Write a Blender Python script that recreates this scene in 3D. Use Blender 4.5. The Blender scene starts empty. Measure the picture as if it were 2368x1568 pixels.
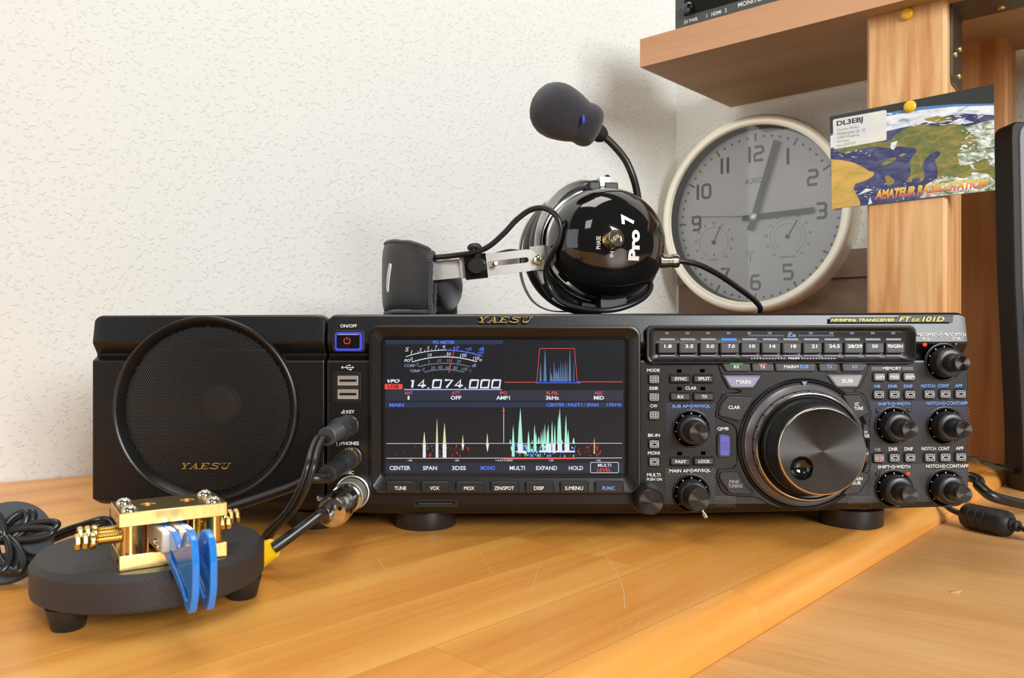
import bpy, math, random
from mathutils import Vector, Matrix
random.seed(7)
scene = bpy.context.scene
COL = scene.collection
R = math.radians
# ------------------------------------------------------------------ camera, light, exposure
# world frame: millimetres in the builders (x right, y away from the camera, z up, desk top z = 0), metres in Blender
FPX, CX, CY, CAMY, CAMZ = 1806.0, 1184.0, 784.0, -510.0, 128.5
cam_data = bpy.data.cameras.new('camera')
cam = bpy.data.objects.new('camera', cam_data); COL.objects.link(cam)
cam.location = (0, CAMY/1000, CAMZ/1000); cam.rotation_euler = (R(90), 0, 0)
cam_data.sensor_width = 36; cam_data.lens = 36*FPX/2368; cam_data.clip_start = 0.01; cam_data.clip_end = 50
cam_data.dof.use_dof = True; cam_data.dof.focus_distance = 0.52; cam_data.dof.aperture_fstop = 20
scene.camera = cam
scene.view_settings.view_transform = 'Standard'
scene.view_settings.look = 'None'
scene.view_settings.gamma = 1
scene.view_settings.use_curve_mapping = False
scene.view_settings.exposure = 0.0
world = bpy.data.worlds.new('world'); scene.world = world; world.use_nodes = True
bg = world.node_tree.nodes['Background']
bg.inputs[0].default_value = (1.0, 0.90, 0.78, 1); bg.inputs[1].default_value = 0.075

def area(name, loc, target, sx, sy, power, col):
    d = bpy.data.lights.new(name, 'AREA'); d.shape = 'RECTANGLE'; d.size = sx; d.size_y = sy
    d.energy = power; d.color = col
    o = bpy.data.objects.new(name, d); COL.objects.link(o); o.location = loc
    o.rotation_euler = (Vector(target)-Vector(loc)).to_track_quat('-Z', 'Y').to_euler()
    return o
area('window_daylight', (0.94, -2.0, 0.93), (0.2, 0.3, 0.2), 0.5, 0.8, 39, (0.97, 0.99, 1.0))
area('second_window_daylight', (1.50, -2.0, 0.82), (0.25, 0.0, 0.15), 0.40, 0.60, 24, (0.97, 0.99, 1.0))
area('roof_window_daylight', (-0.50, -1.5, 1.25), (0.0, 0.2, 0.1), 0.42, 0.50, 3.0, (1.0, 0.99, 0.96))
area('clock_fill', (-1.62, -0.92, 0.50), (0.3, 0.48, 0.28), 1.25, 1.15, 7, (0.98, 0.99, 1.0))  # added fill that brightens the clock, no known window on this side
area('overhead_fill', (-0.1, 0.0, 1.55), (-0.05, -0.05, 0.0), 0.7, 0.7, 8.5, (1.0, 0.95, 0.86))  # added overhead fill standing in for ceiling bounce, not a known fixture

# ------------------------------------------------------------------ helpers
def S2L(c):
    c = c/255.0
    return c/12.92 if c <= 0.04045 else ((c+0.055)/1.055)**2.4
def rgb(r, g, b): return (S2L(r), S2L(g), S2L(b), 1)
def P(u, v, y):
    """photo pixel seen on the plane at depth y"""
    D = y-CAMY
    return Vector(((u-CX)/FPX*D, y, CAMZ-(v-CY)/FPX*D))
PS = FPX/510.0
def U(u): return (u-CX)/PS
def V(v): return CAMZ+(CY-v)/PS
def crop(ox, oy, k): return lambda x, y: (ox+x/k, oy+y/k)
C2 = crop(200, 700, 3.0157); C3 = crop(840, 740, 3.2667); C4 = crop(1460, 720, 2.8878)
C5 = crop(720, 720, 3.1357); CD = crop(1660, 860, 4.7526)

def new_mat(name):
    m = bpy.data.materials.new(name); m.use_nodes = True
    nt = m.node_tree; b = nt.nodes['Principled BSDF']
    return m, nt, b
def link(nt, a, b): nt.links.new(a, b)
def mat(name, col, rough=0.5, metal=0.0, spec=0.5, coat=0.0, emit=None, es=1.0, grain=0.0, gscale=900, gamp=0.0, aniso=0.0, sheen=0.0, alpha=1.0, trans=0.0):
    m, nt, b = new_mat(name)
    b.inputs['Base Color'].default_value = col
    b.inputs['Roughness'].default_value = rough
    b.inputs['Metallic'].default_value = metal
    b.inputs['Specular IOR Level'].default_value = spec
    b.inputs['Coat Weight'].default_value = coat
    b.inputs['Coat Roughness'].default_value = 0.03
    b.inputs['Transmission Weight'].default_value = trans
    b.inputs['Sheen Weight'].default_value = sheen
    b.inputs['Alpha'].default_value = alpha
    if emit:
        b.inputs['Emission Color'].default_value = emit; b.inputs['Emission Strength'].default_value = es
    tc = nt.nodes.new('ShaderNodeTexCoord'); no = nt.nodes.new('ShaderNodeTexNoise')
    link(nt, tc.outputs['Object'], no.inputs['Vector']); no.inputs['Scale'].default_value = gscale; no.inputs['Detail'].default_value = 3
    if grain:
        bp = nt.nodes.new('ShaderNodeBump'); bp.inputs['Strength'].default_value = grain; bp.inputs['Distance'].default_value = 0.0004
        link(nt, no.outputs['Fac'], bp.inputs['Height']); link(nt, bp.outputs['Normal'], b.inputs['Normal'])
    a = gamp if gamp else 0.06
    mx = nt.nodes.new('ShaderNodeMix'); mx.data_type = 'RGBA'
    mx.inputs[6].default_value = tuple(c*(1-a) for c in col[:3])+(1,)
    mx.inputs[7].default_value = tuple(min(1, c*(1+a)) for c in col[:3])+(1,)
    link(nt, no.outputs['Fac'], mx.inputs[0]); link(nt, mx.outputs[2], b.inputs['Base Color'])
    if aniso:
        b.inputs['Anisotropic'].default_value = aniso
        t = nt.nodes.new('ShaderNodeTangent'); t.direction_type = 'RADIAL'; t.axis = 'Y'
        link(nt, t.outputs['Tangent'], b.inputs['Tangent'])
    return m
def glow(name, col, s=1.0):
    m = mat(name, (0.01, 0.01, 0.01, 1), 0.4, emit=col, es=s, spec=0.2)
    return m

def wood(name, dark, mid, light, angle, rough=0.35, ring=1.0, boards=None, grain=14, coat=0.0, axis='z', line=0.35):
    """procedural timber; angle = direction of the grain in the plane; axis = normal-ish axis the pattern is laid on"""
    m, nt, b = new_mat(name)
    tc = nt.nodes.new('ShaderNodeTexCoord')
    mp = nt.nodes.new('ShaderNodeMapping'); mp.vector_type = 'TEXTURE' if False else 'POINT'
    mp.inputs['Rotation'].default_value = (0, 0, -angle) if axis == 'z' else (0, 0, -angle)
    link(nt, tc.outputs['Object'], mp.inputs['Vector'])
    vec = mp.outputs['Vector']
    seam = None; tone = None
    if axis == 'v':   # vertical grain: swap so local x runs along z
        sx = nt.nodes.new('ShaderNodeSeparateXYZ'); cx = nt.nodes.new('ShaderNodeCombineXYZ')
        link(nt, vec, sx.inputs[0]); link(nt, sx.outputs['Z'], cx.inputs['X']); link(nt, sx.outputs['X'], cx.inputs['Y']); link(nt, sx.outputs['Y'], cx.inputs['Z'])
        vec = cx.outputs[0]
    if boards:
        br = nt.nodes.new('ShaderNodeTexBrick'); link(nt, vec, br.inputs['Vector'])
        br.inputs['Scale'].default_value = 1; br.inputs['Brick Width'].default_value = boards[0]; br.inputs['Row Height'].default_value = boards[1]
        br.inputs['Mortar Size'].default_value = 0.00035; br.inputs['Mortar Smooth'].default_value = 0.6; br.offset = 0.37; br.offset_frequency = 3
        br.inputs['Color1'].default_value = (0, 0, 0, 1); br.inputs['Color2'].default_value = (1, 1, 1, 1); br.inputs['Mortar'].default_value = (0.5, 0.5, 0.5, 1)
        seam = br.outputs['Fac']; tone = br.outputs['Color']
    mp2 = nt.nodes.new('ShaderNodeMapping'); link(nt, vec, mp2.inputs['Vector'])
    mp2.inputs['Scale'].default_value = (2.2*ring, 28*ring, 28*ring)
    if tone:
        ad = nt.nodes.new('ShaderNodeVectorMath'); ad.operation = 'MULTIPLY_ADD'
        link(nt, tone, ad.inputs[0]); ad.inputs[1].default_value = (3.1, 7.3, 5.7); link(nt, vec, ad.inputs[2]); link(nt, ad.outputs[0], mp2.inputs['Vector'])
    n1 = nt.nodes.new('ShaderNodeTexNoise'); link(nt, mp2.outputs[0], n1.inputs['Vector']); n1.inputs['Scale'].default_value = 1.0; n1.inputs['Detail'].default_value = 5; n1.inputs['Distortion'].default_value = 0.6
    mp3 = nt.nodes.new('ShaderNodeMapping'); link(nt, vec, mp3.inputs['Vector']); mp3.inputs['Scale'].default_value = (grain, grain*22, grain*22)
    n2 = nt.nodes.new('ShaderNodeTexNoise'); link(nt, mp3.outputs[0], n2.inputs['Vector']); n2.inputs['Scale'].default_value = 1.0; n2.inputs['Detail'].default_value = 3
    wv = nt.nodes.new('ShaderNodeMath'); wv.operation = 'MULTIPLY_ADD'; link(nt, n2.outputs['Fac'], wv.inputs[0]); wv.inputs[1].default_value = line; link(nt, n1.outputs['Fac'], wv.inputs[2])
    cr = nt.nodes.new('ShaderNodeValToRGB'); link(nt, wv.outputs[0], cr.inputs[0])
    e = cr.color_ramp.elements; e[0].position = 0.32+line*0.5; e[0].color = dark; e[1].position = 0.72+line*0.5; e[1].color = light
    k = e.new(0.52+line*0.5); k.color = mid
    out = cr.outputs[0]
    if tone:
        mx = nt.nodes.new('ShaderNodeMix'); mx.data_type = 'RGBA'; mx.blend_type = 'MULTIPLY'; mx.inputs[0].default_value = 1
        cr2 = nt.nodes.new('ShaderNodeValToRGB'); link(nt, tone, cr2.inputs[0])
        cr2.color_ramp.elements[0].color = (0.86, 0.82, 0.78, 1); cr2.color_ramp.elements[1].color = (1, 1, 1, 1)
        link(nt, out, mx.inputs[6]); link(nt, cr2.outputs[0], mx.inputs[7])
        m2 = nt.nodes.new('ShaderNodeMix'); m2.data_type = 'RGBA'; m2.blend_type = 'MULTIPLY'
        ml = nt.nodes.new('ShaderNodeMath'); ml.operation = 'MULTIPLY'; link(nt, seam, ml.inputs[0]); ml.inputs[1].default_value = 0.35
        link(nt, ml.outputs[0], m2.inputs[0]); link(nt, mx.outputs[2], m2.inputs[6]); m2.inputs[7].default_value = (0.35, 0.2, 0.1, 1)
        out = m2.outputs[2]
    link(nt, out, b.inputs['Base Color'])
    b.inputs['Roughness'].default_value = rough; b.inputs['Coat Weight'].default_value = coat; b.inputs['Coat Roughness'].default_value = 0.18
    bp = nt.nodes.new('ShaderNodeBump'); bp.inputs['Strength'].default_value = 0.12; bp.inputs['Distance'].default_value = 0.0005
    link(nt, n2.outputs['Fac'], bp.inputs['Height']); link(nt, bp.outputs[0], b.inputs['Normal'])
    return m

# ---- materials
M = {}
M['panel'] = mat('panel_black', rgb(13, 13, 13), 0.33, spec=0.52, grain=0.10, gscale=1500)
M['case'] = mat('case_black', rgb(18, 17, 16), 0.55, grain=0.3, gscale=1200)
M['gloss'] = mat('gloss_black', (0.006, 0.006, 0.006, 1), 0.06, spec=0.6, coat=0.5)
M['matte'] = mat('matte_black', (0.010, 0.010, 0.010, 1), 0.6, grain=0.3)
M['deep'] = mat('deep_black', (0.004, 0.004, 0.004, 1), 0.7, spec=0.2)
M['btn'] = mat('button_grey', rgb(58, 58, 60), 0.33, spec=0.7, grain=0.1)
M['btnl'] = mat('button_light', rgb(150, 150, 152), 0.3, spec=0.7, grain=0.1)
M['btnd'] = mat('button_dark', rgb(32, 32, 32), 0.4, grain=0.2)
M['lav'] = mat('button_lavender', rgb(150, 147, 175), 0.28, spec=0.6)
M['blue_btn'] = mat('button_blue', rgb(92, 92, 175), 0.4)
M['white'] = mat('white_ink', rgb(225, 225, 222), 0.5)
M['grey_ink'] = mat('grey_ink', rgb(150, 150, 158), 0.5)
M['dot_ink'] = mat('dot_ink', rgb(96, 96, 112), 0.5)
M['blue_ink'] = mat('blue_ink', rgb(110, 160, 240), 0.5)
M['gold'] = mat('gold_ink', rgb(205, 160, 80), 0.35, metal=0.6, spec=0.6)
M['goldb'] = mat('gold_badge', rgb(225, 195, 120), 0.3, metal=0.55)
M['chrome'] = mat('bright_nickel', rgb(215, 208, 190), 0.16, metal=1.0)
M['steel'] = mat('brushed_steel', rgb(205, 201, 192), 0.32, metal=0.7, grain=0.1, gscale=700)
M['alu'] = mat('satin_aluminium', rgb(215, 211, 204), 0.38, metal=0.6)
M['cap'] = mat('turned_black_cap', rgb(62, 60, 58), 0.30, metal=1.0, aniso=0.92)
M['knob'] = mat('knob_black', (0.013, 0.013, 0.013, 1), 0.38, spec=0.6, grain=0.1)
M['ring'] = mat('dial_ring', rgb(150, 146, 150), 0.3, metal=0.6)
M['brass'] = mat('brass', rgb(226, 198, 128), 0.24, metal=1.0, grain=0.12, gscale=500, gamp=0.1)
M['brass_dark'] = mat('bronze', rgb(120, 80, 60), 0.3, metal=1.0)
M['paddle'] = mat('blue_acrylic', rgb(40, 130, 220), 0.13, spec=0.6, coat=0.4)
M['cast'] = mat('cast_base', rgb(46, 43, 42), 0.55, grain=0.8, gscale=1400, gamp=0.15)
M['plug'] = mat('plug_grey_rubber', rgb(52, 54, 56), 0.45)
M['rubber'] = mat('rubber_black', (0.012, 0.012, 0.012, 1), 0.5)
M['cable'] = mat('cable_black', (0.010, 0.010, 0.010, 1), 0.32, spec=0.6)
M['yellow'] = mat('yellow_plastic', rgb(240, 195, 20), 0.35)
M['gold_pl'] = mat('gold_plate', rgb(235, 180, 90), 0.2, metal=1.0)
M['zinc'] = mat('zinc_plate', rgb(120, 125, 120), 0.35, metal=0.9, gamp=0.2, gscale=60)
M['leather'] = mat('black_leather', rgb(44, 43, 42), 0.42, grain=0.5, gscale=900)
M['fleece'] = mat('grey_fleece', rgb(58, 54, 60), 0.95, grain=1.0, gscale=1800, sheen=0.5)
M['foam'] = mat('mic_foam', rgb(42, 42, 50), 0.95, grain=1.0, gscale=2600, sheen=0.3, gamp=0.3)
M['felt'] = mat('winder_foam', rgb(74, 78, 82), 0.9, grain=0.6, gscale=2000)
M['rim'] = mat('clock_rim', rgb(252, 244, 226), 0.42, metal=0.85)
M['clockdark'] = mat('clock_inner_bezel', rgb(70, 70, 68), 0.4)
M['face'] = mat('clock_face', rgb(236, 236, 236), 0.55, metal=0.15)
M['num'] = mat('clock_print', rgb(112, 112, 106), 0.5)
M['mesh'] = mat('grille_steel', (0.010, 0.010, 0.010, 1), 0.32, spec=0.8)
M['cone'] = mat('speaker_cone', rgb(56, 50, 44), 0.6)
M['dust'] = mat('speaker_dust_cap', rgb(140, 128, 108), 0.4)
M['device'] = mat('device_grey', rgb(70, 74, 70), 0.5, grain=0.2)
M['monitor'] = mat('monitor_grey', rgb(130, 135, 140), 0.45, grain=0.4, gscale=1500)
M['red_ink'] = mat('red_ink', rgb(225, 60, 50), 0.5)
M['pin'] = mat('pin_yellow', rgb(238, 190, 30), 0.3, spec=0.6)
G = {}
G['white'] = glow('screen_white', rgb(225, 235, 245)); G['grey'] = glow('screen_grey', rgb(130, 140, 165), 1)
G['dim'] = glow('screen_grid', rgb(44, 47, 58), 0.7); G['blue'] = glow('screen_blue', rgb(85, 120, 245)); G['red'] = glow('screen_red', rgb(235, 75, 65))
G['cyan'] = glow('screen_cyan', rgb(170, 240, 215)); G['yel'] = glow('screen_yellow', rgb(225, 220, 165)); G['hot'] = glow('screen_dark_red', rgb(170, 45, 40))
G['deepblue'] = glow('screen_deep_blue', rgb(40, 90, 235)); G['bar'] = glow('screen_bar', rgb(42, 46, 62), 0.8); G['bar2'] = glow('screen_bar_blue', rgb(34, 48, 80), 0.8)
G['trace'] = glow('screen_trace', rgb(90, 120, 160), 0.9); G['green'] = glow('lamp_green', rgb(50, 205, 60), 1.0); G['redl'] = glow('lamp_red', rgb(255, 60, 30), 1.4)
G['bluel'] = glow('lamp_blue', rgb(80, 150, 255), 1.1); G['ring'] = glow('lamp_ring_blue', rgb(70, 85, 235), 0.9)
M['screen'] = mat('display_glass', (0.012, 0.013, 0.016, 1), 0.22, spec=0.35, emit=rgb(14, 15, 20), es=0.8)

# ---- mesh builder (millimetres)
ORG = {}
class MB:
    def __init__(s): s.v = []; s.f = []; s.m = []; s.mats = []
    def mi(s, m):
        if m not in s.mats: s.mats.append(m)
        return s.mats.index(m)
    def add(s, vs, fs, m):
        b = len(s.v); i = s.mi(m)
        s.v += [tuple(x) for x in vs]
        for f in fs: s.f.append([b+k for k in f]); s.m.append(i)
        return s
    def box(s, a, b, m):
        (x0, y0, z0), (x1, y1, z1) = a, b
        vs = [(x0,y0,z0),(x1,y0,z0),(x1,y1,z0),(x0,y1,z0),(x0,y0,z1),(x1,y0,z1),(x1,y1,z1),(x0,y1,z1)]
        return s.add(vs, [(0,3,2,1),(4,5,6,7),(0,1,5,4),(1,2,6,5),(2,3,7,6),(3,0,4,7)], m)
    def prism(s, pts, y0, y1, m, ch=0.0, fr=None, back=True):
        """outline pts (a, b) counter-clockwise seen from the front, from depth y0 (back) to y1 (front)"""
        fr = fr or (lambda a, b, y: (a, y, b))
        n = len(pts); rings = [[fr(a, b, y0) for a, b in pts]]
        if ch > 0:
            sg = 1 if y1 < y0 else -1
            rings.append([fr(a, b, y1+sg*ch) for a, b in pts])
            rings.append([fr(a, b, y1) for a, b in inset(pts, ch)])
        else: rings.append([fr(a, b, y1) for a, b in pts])
        vs = [p for r in rings for p in r]; fs = []
        for k in range(len(rings)-1):
            for i in range(n):
                j = (i+1) % n; fs.append((k*n+i, k*n+j, (k+1)*n+j, (k+1)*n+i))
        L = (len(rings)-1)*n
        fs.append(tuple(L+i for i in range(n)))
        if back: fs.append(tuple(reversed(range(n))))
        return s.add(vs, fs, m)
    def flat(s, pts, y, m, fr=None):
        fr = fr or (lambda a, b, yy: (a, yy, b))
        return s.add([fr(a, b, y) for a, b in pts], [tuple(range(len(pts)))], m)
    def stroke(s, pts, w, y, m, closed=False, fr=None):
        fr = fr or (lambda a, b, yy: (a, yy, b)); n = len(pts); L = []; Rr = []
        for i in range(n):
            if closed: a, b = pts[i-1], pts[(i+1) % n]
            else: a, b = pts[max(0, i-1)], pts[min(n-1, i+1)]
            dx, dy = b[0]-a[0], b[1]-a[1]; d = math.hypot(dx, dy) or 1
            nx, ny = -dy/d*w/2, dx/d*w/2
            L.append((pts[i][0]+nx, pts[i][1]+ny)); Rr.append((pts[i][0]-nx, pts[i][1]-ny))
        vs = [fr(a, b, y) for a, b in L+Rr]; fs = []
        for i in range(n if closed else n-1):
            j = (i+1) % n; fs.append((i, n+i, n+j, j))
        return s.add(vs, fs, m)
    def lathe(s, prof, o, ax, m, seg=48, knurl=None, cap0=True, cap1=True, up=None, sq=1.0):
        """prof: [(radius, t)] along axis ax from o; knurl=(i0, i1, depth): rings i0..i1 alternate radius"""
        ax = Vector(ax).normalized(); o = Vector(o)
        up = Vector(up) if up else (Vector((0, 0, 1)) if abs(ax.z) < 0.9 else Vector((0, 1, 0)))
        e1 = (up-ax*up.dot(ax)).normalized(); e2 = ax.cross(e1)
        vs = []; fs = []
        for i, (r, t) in enumerate(prof):
            for k in range(seg):
                rr = r
                if knurl and knurl[0] <= i <= knurl[1] and k % 2: rr = r-knurl[2]
                a = 2*math.pi*k/seg
                vs.append(o+ax*t+e1*math.cos(a)*rr+e2*math.sin(a)*rr*sq)
        for i in range(len(prof)-1):
            for k in range(seg):
                j = (k+1) % seg; fs.append((i*seg+k, i*seg+j, (i+1)*seg+j, (i+1)*seg+k))
        if cap0 and prof[0][0] > 0: fs.append(tuple(reversed(range(seg))))
        if cap1 and prof[-1][0] > 0: fs.append(tuple((len(prof)-1)*seg+k for k in range(seg)))
        return s.add(vs, fs, m)
    def tube(s, pts, r, m, seg=12, smooth=6, closed=False, rib=None):
        pts = [Vector(p) for p in pts]
        if smooth: pts = spline(pts, smooth, closed)
        n = len(pts); vs = []; fs = []; prev = None
        for i, p in enumerate(pts):
            if closed: t = (pts[(i+1) % n]-pts[i-1])
            else: t = pts[min(n-1, i+1)]-pts[max(0, i-1)]
            t.normalize()
            if prev is None:
                q = Vector((0, 0, 1)) if abs(t.z) < 0.9 else Vector((0, 1, 0)); prev = (q-t*q.dot(t)).normalized()
            else: prev = (prev-t*prev.dot(t)).normalized()
            e2 = t.cross(prev); rr = r(i/(n-1)) if callable(r) else r
            if rib and i % 2: rr *= rib
            for k in range(seg):
                a = 2*math.pi*k/seg; vs.append(p+prev*math.cos(a)*rr+e2*math.sin(a)*rr)
        for i in range(n if closed else n-1):
            for k in range(seg):
                j = (k+1) % seg; q = ((i+1) % n)*seg; fs.append((i*seg+k, i*seg+j, q+j, q+k))
        if not closed: fs += [tuple(reversed(range(seg))), tuple((n-1)*seg+k for k in range(seg))]
        return s.add(vs, fs, m)
    def ribbon(s, pts, w, t, wd, m, smooth=6):
        """flat strip: width w along wd(i) direction, thickness t"""
        pts = [Vector(p) for p in pts]
        if smooth: pts = spline(pts, smooth)
        n = len(pts); vs = []; fs = []
        for i, p in enumerate(pts):
            T = (pts[min(n-1, i+1)]-pts[max(0, i-1)]).normalized(); W = Vector(wd(i/(n-1)) if callable(wd) else wd)
            W = (W-T*W.dot(T)).normalized(); N = T.cross(W); ww = w(i/(n-1)) if callable(w) else w
            for a, b in ((-1,-1),(1,-1),(1,1),(-1,1)): vs.append(p+W*a*ww/2+N*b*t/2)
        for i in range(n-1):
            for k in range(4):
                j = (k+1) % 4; fs.append((i*4+k, i*4+j, (i+1)*4+j, (i+1)*4+k))
        fs += [(3,2,1,0), tuple((n-1)*4+k for k in range(4))]
        return s.add(vs, fs, m)
    def ball(s, c, r, m, seg=20, rings=12, sc=(1,1,1), rot=None):
        c = Vector(c); vs = []; fs = []; rot = rot or Matrix.Identity(3)
        for i in range(rings+1):
            th = math.pi*i/rings
            for k in range(seg):
                a = 2*math.pi*k/seg
                vs.append(c+rot @ Vector((r*sc[0]*math.sin(th)*math.cos(a), r*sc[1]*math.sin(th)*math.sin(a), r*sc[2]*math.cos(th))))
        for i in range(rings):
            for k in range(seg):
                j = (k+1) % seg; fs.append((i*seg+k, (i+1)*seg+k, (i+1)*seg+j, i*seg+j))
        return s.add(vs, fs, m)
    def text(s, body, box, y, m, shear=0.0, off=0.015, fr=None):
        """lettering fitted to box (a0, b0, a1, b1) on the plane at depth y"""
        vs, fs = textgeo(body, shear, off); a0, b0, a1, b1 = box
        fr = fr or (lambda a, b, yy: (a, yy, b))
        return s.add([fr(a0+x*(a1-a0), b0+z*(b1-b0), y) for x, z in vs], fs, m)
    def build(s, name, parent=None, angle=38, flat=False):
        o0 = ORG.get(parent.name, Vector((0, 0, 0))) if parent else Vector((0, 0, 0))
        me = bpy.data.meshes.new(name)
        me.from_pydata([((x-o0[0])/1000, (y-o0[1])/1000, (z-o0[2])/1000) for x, y, z in s.v], [], s.f)
        for mm in s.mats: me.materials.append(mm)
        me.polygons.foreach_set('material_index', s.m)
        if not flat:
            me.polygons.foreach_set('use_smooth', [True]*len(s.f)); me.set_sharp_from_angle(angle=R(angle))
        me.validate(); me.update()
        o = bpy.data.objects.new(name, me); COL.objects.link(o)
        if parent: o.parent = parent
        ORG[o.name] = o0
        return o
_tg = {}
def textgeo(body, shear, off):
    k = (body, shear, off)
    if k not in _tg:
        c = bpy.data.curves.new('lettering', 'FONT'); c.body = body; c.offset = off; c.shear = shear; c.resolution_u = 3
        o = bpy.data.objects.new('lettering', c); me = bpy.data.meshes.new_from_object(o)
        xs = [v.co.x for v in me.vertices]; ys = [v.co.y for v in me.vertices]
        x0, x1, y0, y1 = min(xs), max(xs), min(ys), max(ys)
        _tg[k] = ([((v.co.x-x0)/(x1-x0), (v.co.y-y0)/(y1-y0)) for v in me.vertices], [tuple(p.vertices) for p in me.polygons])
        bpy.data.objects.remove(o); bpy.data.curves.remove(c); bpy.data.meshes.remove(me)
    return _tg[k]
def spline(pts, k, closed=False):
    out = []; n = len(pts)
    for i in range(n if closed else n-1):
        if closed: p0, p1, p2, p3 = pts[i-1], pts[i], pts[(i+1) % n], pts[(i+2) % n]
        else: p0, p1, p2, p3 = pts[max(0, i-1)], pts[i], pts[i+1], pts[min(n-1, i+2)]
        for j in range(k):
            t = j/k
            out.append(0.5*((2*p1)+(p2-p0)*t+(2*p0-5*p1+4*p2-p3)*t*t+(3*p1-p0-3*p2+p3)*t*t*t))
    if not closed: out.append(pts[-1])
    return out
def inset(pts, d):
    n = len(pts); out = []
    for i in range(n):
        p, a, b = Vector(pts[i]), Vector(pts[i-1]), Vector(pts[(i+1) % n])
        e1 = (p-a); e2 = (b-p)
        if e1.length < 1e-9 or e2.length < 1e-9: out.append(tuple(p)); continue
        e1.normalize(); e2.normalize(); n1 = Vector((-e1.y, e1.x)); n2 = Vector((-e2.y, e2.x)); q = n1+n2
        if q.length < 1e-6: out.append(tuple(p)); continue
        q.normalize(); out.append(tuple(p+q*d/max(0.35, q.dot(n1))))
    return out
def rrect(x0, z0, x1, z1, r, n=4):
    if x0 > x1: x0, x1 = x1, x0
    if z0 > z1: z0, z1 = z1, z0
    pts = []
    for cx, cz, a0 in ((x1-r, z0+r, -90), (x1-r, z1-r, 0), (x0+r, z1-r, 90), (x0+r, z0+r, 180)):
        for i in range(n+1):
            a = R(a0+90*i/n); pts.append((cx+r*math.cos(a), cz+r*math.sin(a)))
    return pts
def rpoly(pts, r, n=4):
    """polygon with rounded corners"""
    out = []; N = len(pts)
    if sum(pts[i-1][0]*pts[i][1]-pts[i][0]*pts[i-1][1] for i in range(N)) < 0: pts = pts[::-1]
    for i in range(N):
        p, a, b = Vector(pts[i]), Vector(pts[i-1]), Vector(pts[(i+1) % N])
        rr = min(r, (a-p).length*0.45, (b-p).length*0.45)
        q0 = p+(a-p).normalized()*rr; q1 = p+(b-p).normalized()*rr
        for k in range(n+1):
            t = k/n; out.append(tuple(q0*(1-t)**2+p*2*t*(1-t)+q1*t*t))
    return out
def circ(cx, cz, r, n=24): return [(cx+r*math.cos(2*math.pi*k/n), cz+r*math.sin(2*math.pi*k/n)) for k in range(n)]
def pp(cr, x, y):
    u, v = cr(x, y); return (U(u), V(v))
def pbox(cr, x0, y0, x1, y1):
    a = pp(cr, x0, y0); b = pp(cr, x1, y1); return (a[0], b[1], b[0], a[1])
def thing(name, label, cat, loc=(0, 0, 0), group=None):
    o = bpy.data.objects.new(name, None); COL.objects.link(o); o.location = Vector(loc)/1000
    o.empty_display_size = 0.02; o['label'] = label; o['category'] = cat
    if group: o['group'] = group
    ORG[o.name] = Vector(loc); return o
def tag(o, label, cat, group=None):
    o['label'] = label; o['category'] = cat
    if group: o['group'] = group
    return o
def struct(o): o['kind'] = 'structure'; return o
def cut(o, cutter):
    """carve real openings into a mesh part"""
    par = o.parent; k = cutter.build('cutter', par, flat=True)
    md = o.modifiers.new('cut', 'BOOLEAN'); md.operation = 'DIFFERENCE'; md.object = k; md.solver = 'EXACT'
    bpy.context.view_layer.update(); dg = bpy.context.evaluated_depsgraph_get()
    me = bpy.data.meshes.new_from_object(o.evaluated_get(dg)); o.modifiers.remove(md)
    nm = o.data.name; old = o.data; o.data = me; bpy.data.meshes.remove(old); me.name = nm
    bpy.data.objects.remove(k)
    me.set_sharp_from_angle(angle=R(13)); return o
def merge(o, mb):
    """add printed lettering to the mesh of the part it is printed on"""
    import bmesh
    k = mb.build('print', o.parent, flat=True); me = o.data; n0 = len(me.materials)
    for m in k.data.materials: me.materials.append(m)
    for p in k.data.polygons: p.material_index += n0
    bm = bmesh.new(); bm.from_mesh(me); bm.from_mesh(k.data); bm.to_mesh(me); bm.free(); bpy.data.objects.remove(k)


# ------------------------------------------------------------------ the setting
def wallmat(name, a):
    m, nt, b = new_mat(name)
    tc = nt.nodes.new('ShaderNodeTexCoord'); b.inputs['Roughness'].default_value = 0.85; b.inputs['Specular IOR Level'].default_value = 0.2
    n1 = nt.nodes.new('ShaderNodeTexNoise'); link(nt, tc.outputs['Object'], n1.inputs['Vector']); n1.inputs['Scale'].default_value = 230; n1.inputs['Detail'].default_value = 2.0; n1.inputs['Roughness'].default_value = 0.45
    mr = nt.nodes.new('ShaderNodeMapRange'); mr.interpolation_type = 'SMOOTHSTEP'; link(nt, n1.outputs['Fac'], mr.inputs[0]); mr.inputs[1].default_value = 0.57; mr.inputs[2].default_value = 0.68
    n2 = nt.nodes.new('ShaderNodeTexNoise'); link(nt, tc.outputs['Object'], n2.inputs['Vector']); n2.inputs['Scale'].default_value = 480; n2.inputs['Detail'].default_value = 2
    ad = nt.nodes.new('ShaderNodeMath'); ad.operation = 'MULTIPLY_ADD'; link(nt, n2.outputs['Fac'], ad.inputs[0]); ad.inputs[1].default_value = 0.12; link(nt, mr.outputs[0], ad.inputs[2])
    bp = nt.nodes.new('ShaderNodeBump'); bp.inputs['Strength'].default_value = 0.55; bp.inputs['Distance'].default_value = 0.0011
    link(nt, ad.outputs[0], bp.inputs['Height']); link(nt, bp.outputs[0], b.inputs['Normal'])
    n3 = nt.nodes.new('ShaderNodeTexNoise'); link(nt, tc.outputs['Object'], n3.inputs['Vector']); n3.inputs['Scale'].default_value = 3
    mx = nt.nodes.new('ShaderNodeMix'); mx.data_type = 'RGBA'; link(nt, n3.outputs['Fac'], mx.inputs[0])
    mx.inputs[6].default_value = tuple(c*0.97 for c in a[:3])+(1,); mx.inputs[7].default_value = a
    link(nt, mx.outputs[2], b.inputs['Base Color'])
    return m
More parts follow.
